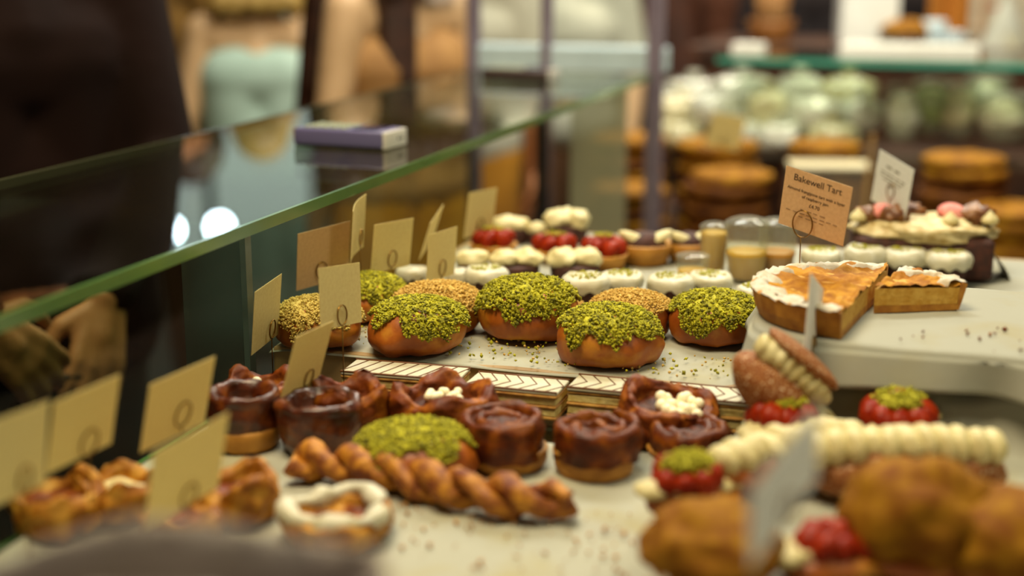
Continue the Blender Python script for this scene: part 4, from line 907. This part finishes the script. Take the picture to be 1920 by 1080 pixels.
def person(label, loc, rz, H=1.68, skin=SKIN, top=None, sleeve=1.0, bottom=None, skirt=False, hair=None, hairlen=.0, arms=None, hands=None, voxel=.009, lean=0.0, shoe=None, shirtlow=.0, group=None, neckline=0.0, strands=()):
    k = H/1.70
    def J(x, y, z):
        y2 = y
        if z > .95: y2 = y+math.sin(lean)*(z-.95); z = .95+math.cos(lean)*(z-.95)
        return vec(x, y2, z)*k
    hip, wst, chs, nk = J(0, 0, .93), J(0, .01, 1.08), J(0, .0, 1.28), J(0, -.01, 1.44)
    hd = J(0, .015, 1.585)
    sh = {s: J(s*.165, -.01, 1.385) for s in (-1, 1)}
    arms = arms or {}; el, wr = {}, {}
    for s in (-1, 1):
        el[s], wr[s] = arms.get(s, (J(s*.235, -.02, 1.10), J(s*.225, .06, .87)))
    T = []
    for s in (-1, 1):
        T += [(J(s*.085, 0, .92), .095*k, J(s*.095, .01, .50), .058*k), (J(s*.095, .01, .50), .056*k, J(s*.10, -.015, .11), .038*k), (J(s*.10, -.03, .045), .038*k, J(s*.115, .12, .03), .028*k)]
    torso = [(J(-.075, 0, .95), .105*k, J(.075, 0, .95), .105*k), (J(-.05, 0, 1.08), .098*k, J(.05, 0, 1.08), .098*k), (J(-.075, .0, 1.24), .105*k, J(.075, .0, 1.24), .105*k),
             (J(-.06, 0, .98), .1*k, J(-.075, 0, 1.24), .1*k), (J(.06, 0, .98), .1*k, J(.075, 0, 1.24), .1*k), (J(-.12, -.01, 1.36), .062*k, J(.12, -.01, 1.36), .062*k), (chs, .105*k, J(0, -.01, 1.36), .07*k)]
    neck = [(J(0, -.01, 1.36), .058*k, J(0, .005, 1.50), .050*k)]
    arm = {s: [(sh[s], .056*k, el[s], .040*k), (el[s], .040*k, wr[s], .027*k)] for s in (-1, 1)}
    head = [(J(0, .0, 1.615), .088*k, J(0, .025, 1.60), .085*k), (J(0, .035, 1.56), .068*k, J(0, .05, 1.505), .045*k), (J(0, .108, 1.590), .010*k, J(0, .125, 1.562), .015*k)]
    head += [(J(s*.086, .0, 1.60), .012*k, J(s*.09, -.01, 1.565), .012*k) for s in (-1, 1)]+[(J(-.022, .098, 1.522), .009*k, J(.022, .098, 1.522), .009*k)]
    hs = []
    for s in (-1, 1):
        if hands and s in hands: hs += hand_segs(wr[s], *hands[s])
        else:
            d = wr[s]-el[s]; hs += hand_segs(wr[s], d/np.linalg.norm(d)+vec(0, .1, -.3), vec(s, .2, .1), s, .3)
    me = remeshed(shell(T+torso+neck+arm[-1]+arm[1]+head+hs), voxel, 3); me.materials.append(skin)
    body = bpy.data.objects.new('person', me); COL.objects.link(body); body.location = loc; body.rotation_euler = (0, 0, rz); tag(body, label, 'person', group)
    def grow(S, g): return [(a, r+g, b, q+g) for a, r, b, q in S]
    def cloth(nm, S, mat, vox=.011):
        m = remeshed(shell(S), vox, 5); m.materials.append(mat); return obj(nm, m, None, body)
    if top:
        S = grow(torso, .014)
        if neckline == 0: S += grow([(J(0, -.01, 1.36), .05*k, J(0, -.005, 1.42), .05*k)], .012)
        else: S = S[:5]+[(J(s*.075, -.03, 1.30), .03*k, J(s*.09, -.01, 1.43), .014*k) for s in (-1, 1)]
        for s in (-1, 1):
            if sleeve > 0:
                a, b = arm[s]; S.append((a[0], a[1]+.018, a[0]+(a[2]-a[0])*min(1, sleeve*2), a[3]+.018))
                if sleeve > .5: f = min(1, sleeve*2-1); S.append((b[0], b[1]+.017, b[0]+(b[2]-b[0])*f*.97, b[3]+.012))
        if shirtlow: S += [(J(-.08, 0, .95), .125*k, J(-.085, 0, .95-shirtlow), .13*k), (J(.08, 0, .95), .125*k, J(.085, 0, .95-shirtlow), .13*k)]
        cloth('shirt' if sleeve < 1 or not shirtlow else 'jacket', S, top)
    if bottom:
        if skirt: S = [(J(x, 0, 1.0), .108*k, J(x*1.7, .0, .45), .15*k) for x in (-.07, 0, .07)]
        else: S = grow([q for i, q in enumerate(T) if i % 3 != 2], .016)+[(J(-.075, 0, .96), .115*k, J(.075, 0, .96), .115*k)]
        cloth('skirt' if skirt else 'trousers', S, bottom)
    cloth('shoes', grow([q for i, q in enumerate(T) if i % 3 == 2], .010), shoe or BLACKP)
    if hair:
        S = [(J(0, -.02, 1.63), .098*k, J(0, -.005, 1.645), .094*k), (J(-.055, -.045, 1.60), .055*k, J(.055, -.045, 1.60), .055*k), (J(-.05, -.05, 1.54), .05*k, J(.05, -.05, 1.54), .05*k)]
        if hairlen:
            for x in (-.075, -.04, 0, .04, .075): S.append((J(x, -.055, 1.58), .045*k, J(x*1.45, -.095, 1.55-hairlen), .035*k))
            for s in (-1, 1): S.append((J(s*.085, -.02, 1.60), .03*k, J(s*.13, .015, 1.52-hairlen*.9), .032*k))
        for x, y, l in strands: S.append((J(x, y*.6, 1.58), .045*k, J(x*1.3, y, 1.60-l), .030*k))
        cloth('hair', S, hair)
    for s in (-1, 1): obj('eye', xf(ico(2), tuple(J(s*.033, .098, 1.598)), sc=(.0095, .008, .007)), M('eye', '#2A2018', rough=.2), body)
    return body
def stand(px, py, X): q = atX(px, py, X); return (q[0], q[1], FLOOR)
HAIRD, HAIRB = M('dark brown hair', '#2A140A', '#3E2010', 40, .5), M('blonde hair', '#A88A44', '#8A6A30', 40, .5)
JACKET = M('dark brown jacket', '#120502', '#180804', 5, .9, spec=.15); DENIM = M('black trousers', '#16120F', '#1C1714', 10, .9)
# customer at the glass, both hands low behind the front pane
LX, LY = -1.47, 1.93
def loc2(p, rz, base): # world -> local of a person standing at base turned by rz
    d = vec(*p)-vec(*base); c, s = math.cos(-rz), math.sin(-rz); return vec(d[0]*c-d[1]*s, d[0]*s+d[1]*c, d[2])
base = (LX, LY, FLOOR); rz = R(-128)
wR = atX(196, 556, -1.10); wL = atX(-45, 600, -1.10)
wl, wrr = loc2(wL, rz, base), loc2(wR, rz, base)
def dirl(d): c, s = math.cos(-rz), math.sin(-rz); return vec(d[0]*c-d[1]*s, d[0]*s+d[1]*c, d[2])
sL, sR = (1, -1) if wl[0] > wrr[0] else (-1, 1)
armsA = {sL: (vec(sL*.25, .12, 1.13), wl), sR: (vec(sR*.20, .12, 1.12), wrr)}
hd_ = {sR: (dirl(vec(.10, -.42, -.80)), dirl(vec(.80, -.55, -.05)), 1, .42, .10, 1.12), sL: (dirl(vec(.25, .55, -.62)), dirl(vec(.75, -.50, .30)), -1, .40, .10, 1.12)}
person('customer in a dark brown jacket with both hands low behind the glass', base, rz, 1.78, SKIN, JACKET, 1.0, DENIM, False, M('black hair', '#1A120E', rough=.5), 0, armsA, hd_, .0055, .05, shirtlow=.12)
gp = atX(70, 700, -1.15)
t = thing('dark_wallet', 'dark folded wallet held in the customer\'s hands', 'wallet', (gp[0], gp[1], gp[2]-.06), (R(20), R(10), R(60))); obj('wallet_fold', box(.09, .012, .07, (0, 0, 0), .003), M('dark leather', '#2A1E16', '#362618', 30, .6), t); obj('wallet_flap', box(.09, .006, .072, (0, -.011, 0), .002), _M['dark leather'], t)
person('person in an olive tan top standing behind the dark-jacketed customer', stand(350, 200, -2.35), R(150), 1.66, SKIN, M('olive tan cloth', '#8A6428', '#70501E', 6, .9), 1.0, M('brown trousers', '#4A3018', rough=.9), hair=HAIRD)
person('woman in a white sleeveless top and grey skirt with blonde hair', stand(486, 150, -1.95), R(25), 1.53, SKINL, M('white dress cloth', '#A8BEB0', '#90A698', 6, .8), 0, M('grey green skirt cloth', '#66756E', '#56645E', 6, .8), True, HAIRB, .08, neckline=1)
person('dark-haired woman with a bare shoulder and thin straps, back turned', stand(750, 150, -1.31), R(62), 1.64, SKINL, M('tan camisole', '#A87C46', '#94683A', 8, .8), 0, M('mustard skirt', '#C88A24', '#AE701A', 8, .9), True, HAIRD, .10, neckline=1, strands=((-.15, .13, .48), (-.12, .11, .46), (-.15, .10, .40), (-.05, -.10, .40), (-.075, -.085, .36)))
person('person in a pale grey shirt beside the frame post', stand(850, 100, -1.38), R(20), 1.70, SKIN, M('pale grey shirt', '#B4B09C', '#9C9884', 5, .9), .45, M('mustard trousers', '#C08420', '#A06A14', 8, .9), hair=HAIRD, hairlen=.1)
def standY(px, Y): q = atY(px, 60, Y); return (q[0], q[1], FLOOR)
person('person in a white top seen between the frame posts', standY(1060, 4.55), R(190), 1.66, SKINL, M('white cotton', '#C0C0AC', '#A8A894', 5, .85), .4, M('brown trousers b', '#5A3A1C', rough=.9), hair=HAIRD, hairlen=.2)
person('person in a dull white top left of the middle frame post', standY(955, 5.75), R(170), 1.68, SKIN, M('greenish white cotton', '#A4AC98', '#8C9480', 5, .85), .4, M('dark skirt', '#3A281C', rough=.9), True, HAIRB, .2)
person('person in dark brown clothes left of the tall frame post', standY(1165, 4.95), R(160), 1.64, SKIN, M('dark brown knit', '#4A2412', '#361A0C', 8, .9), 1.0, DENIM, hair=HAIRD, hairlen=.1)
person('person in a violet top right of the tall frame post', standY(1272, 6.2), R(200), 1.68, SKIN, M('violet cloth', '#3A2A78', '#2E2060', 6, .9), 1.0, DENIM, hair=HAIRD)
person('person in black standing behind the breadstick basket', standY(1530, 5.3), R(180), 1.78, SKIN, M('black cloth', '#1C1416', '#241A1A', 6, .9), 1.0, DENIM, hair=HAIRD)
person('person in rust brown behind the breadsticks', standY(1392, 6.0), R(180), 1.72, SKIN, M('rust brown cloth', '#5A2E16', '#44220F', 6, .9), 1.0, DENIM, hair=HAIRD)
person('person in black behind the white carton', standY(1722, 5.95), R(180), 1.76, SKIN, _M['black cloth'], 1.0, DENIM, hair=HAIRD)

# ------------------------------------------------------------------ hanging hall lamps (their glow shows in the glass top)
def hall_lamp(label, px, py, dz):
    g = np.array(at(px, py, .17)); d = ray(px, py).copy(); d[2] = -d[2]; p = g+d*(dz/d[2]); rr = .055
    t = thing('hanging_lamp', label, 'lamp', tuple(p.tolist()), 0, 'globe lamps hanging in the hall')
    bl = obj('globe', xf(ico(3), sc=(rr, rr, rr)), M('cool lamp globe', '#D8F4FF', emit=45), t)
    obj('lamp_cap', lathe(resample([(.0, .12), (.03, .12), (.05, .10), (.055, .085), (0, .085)], 10), 20), BLACKP, t)
    obj('lamp_cord', tube([(0, 0, .11), (0, 0, 2.95-p[2])], .004, 6), BLACKP, t)
hall_lamp('globe lamp in the hall, left one of the pair', 318, 430, 1.15)
hall_lamp('globe lamp in the hall, right one of the pair', 412, 424, 1.15)

# unseen glowing window added so the glass top mirrors a pale patch
wx, wz0, wz1 = -4.75, .55, 2.45
wn = struct('added_window', box(2.5, .02, wz1-wz0, (wx, 8.93, wz0)), M('added window glow', '#DCEFE6', emit=.75, rough=.4))
for x in (-1.25, -.42, .42, 1.25): obj('window_mullion', box(.06, .05, wz1-wz0+.1, (wx+x, 8.91, wz0-.05)), WOODD, wn, False)
for z in (wz0-.06, wz1): obj('window_rail', box(2.56, .05, .06, (wx, 8.91, z)), WOODD, wn, False)
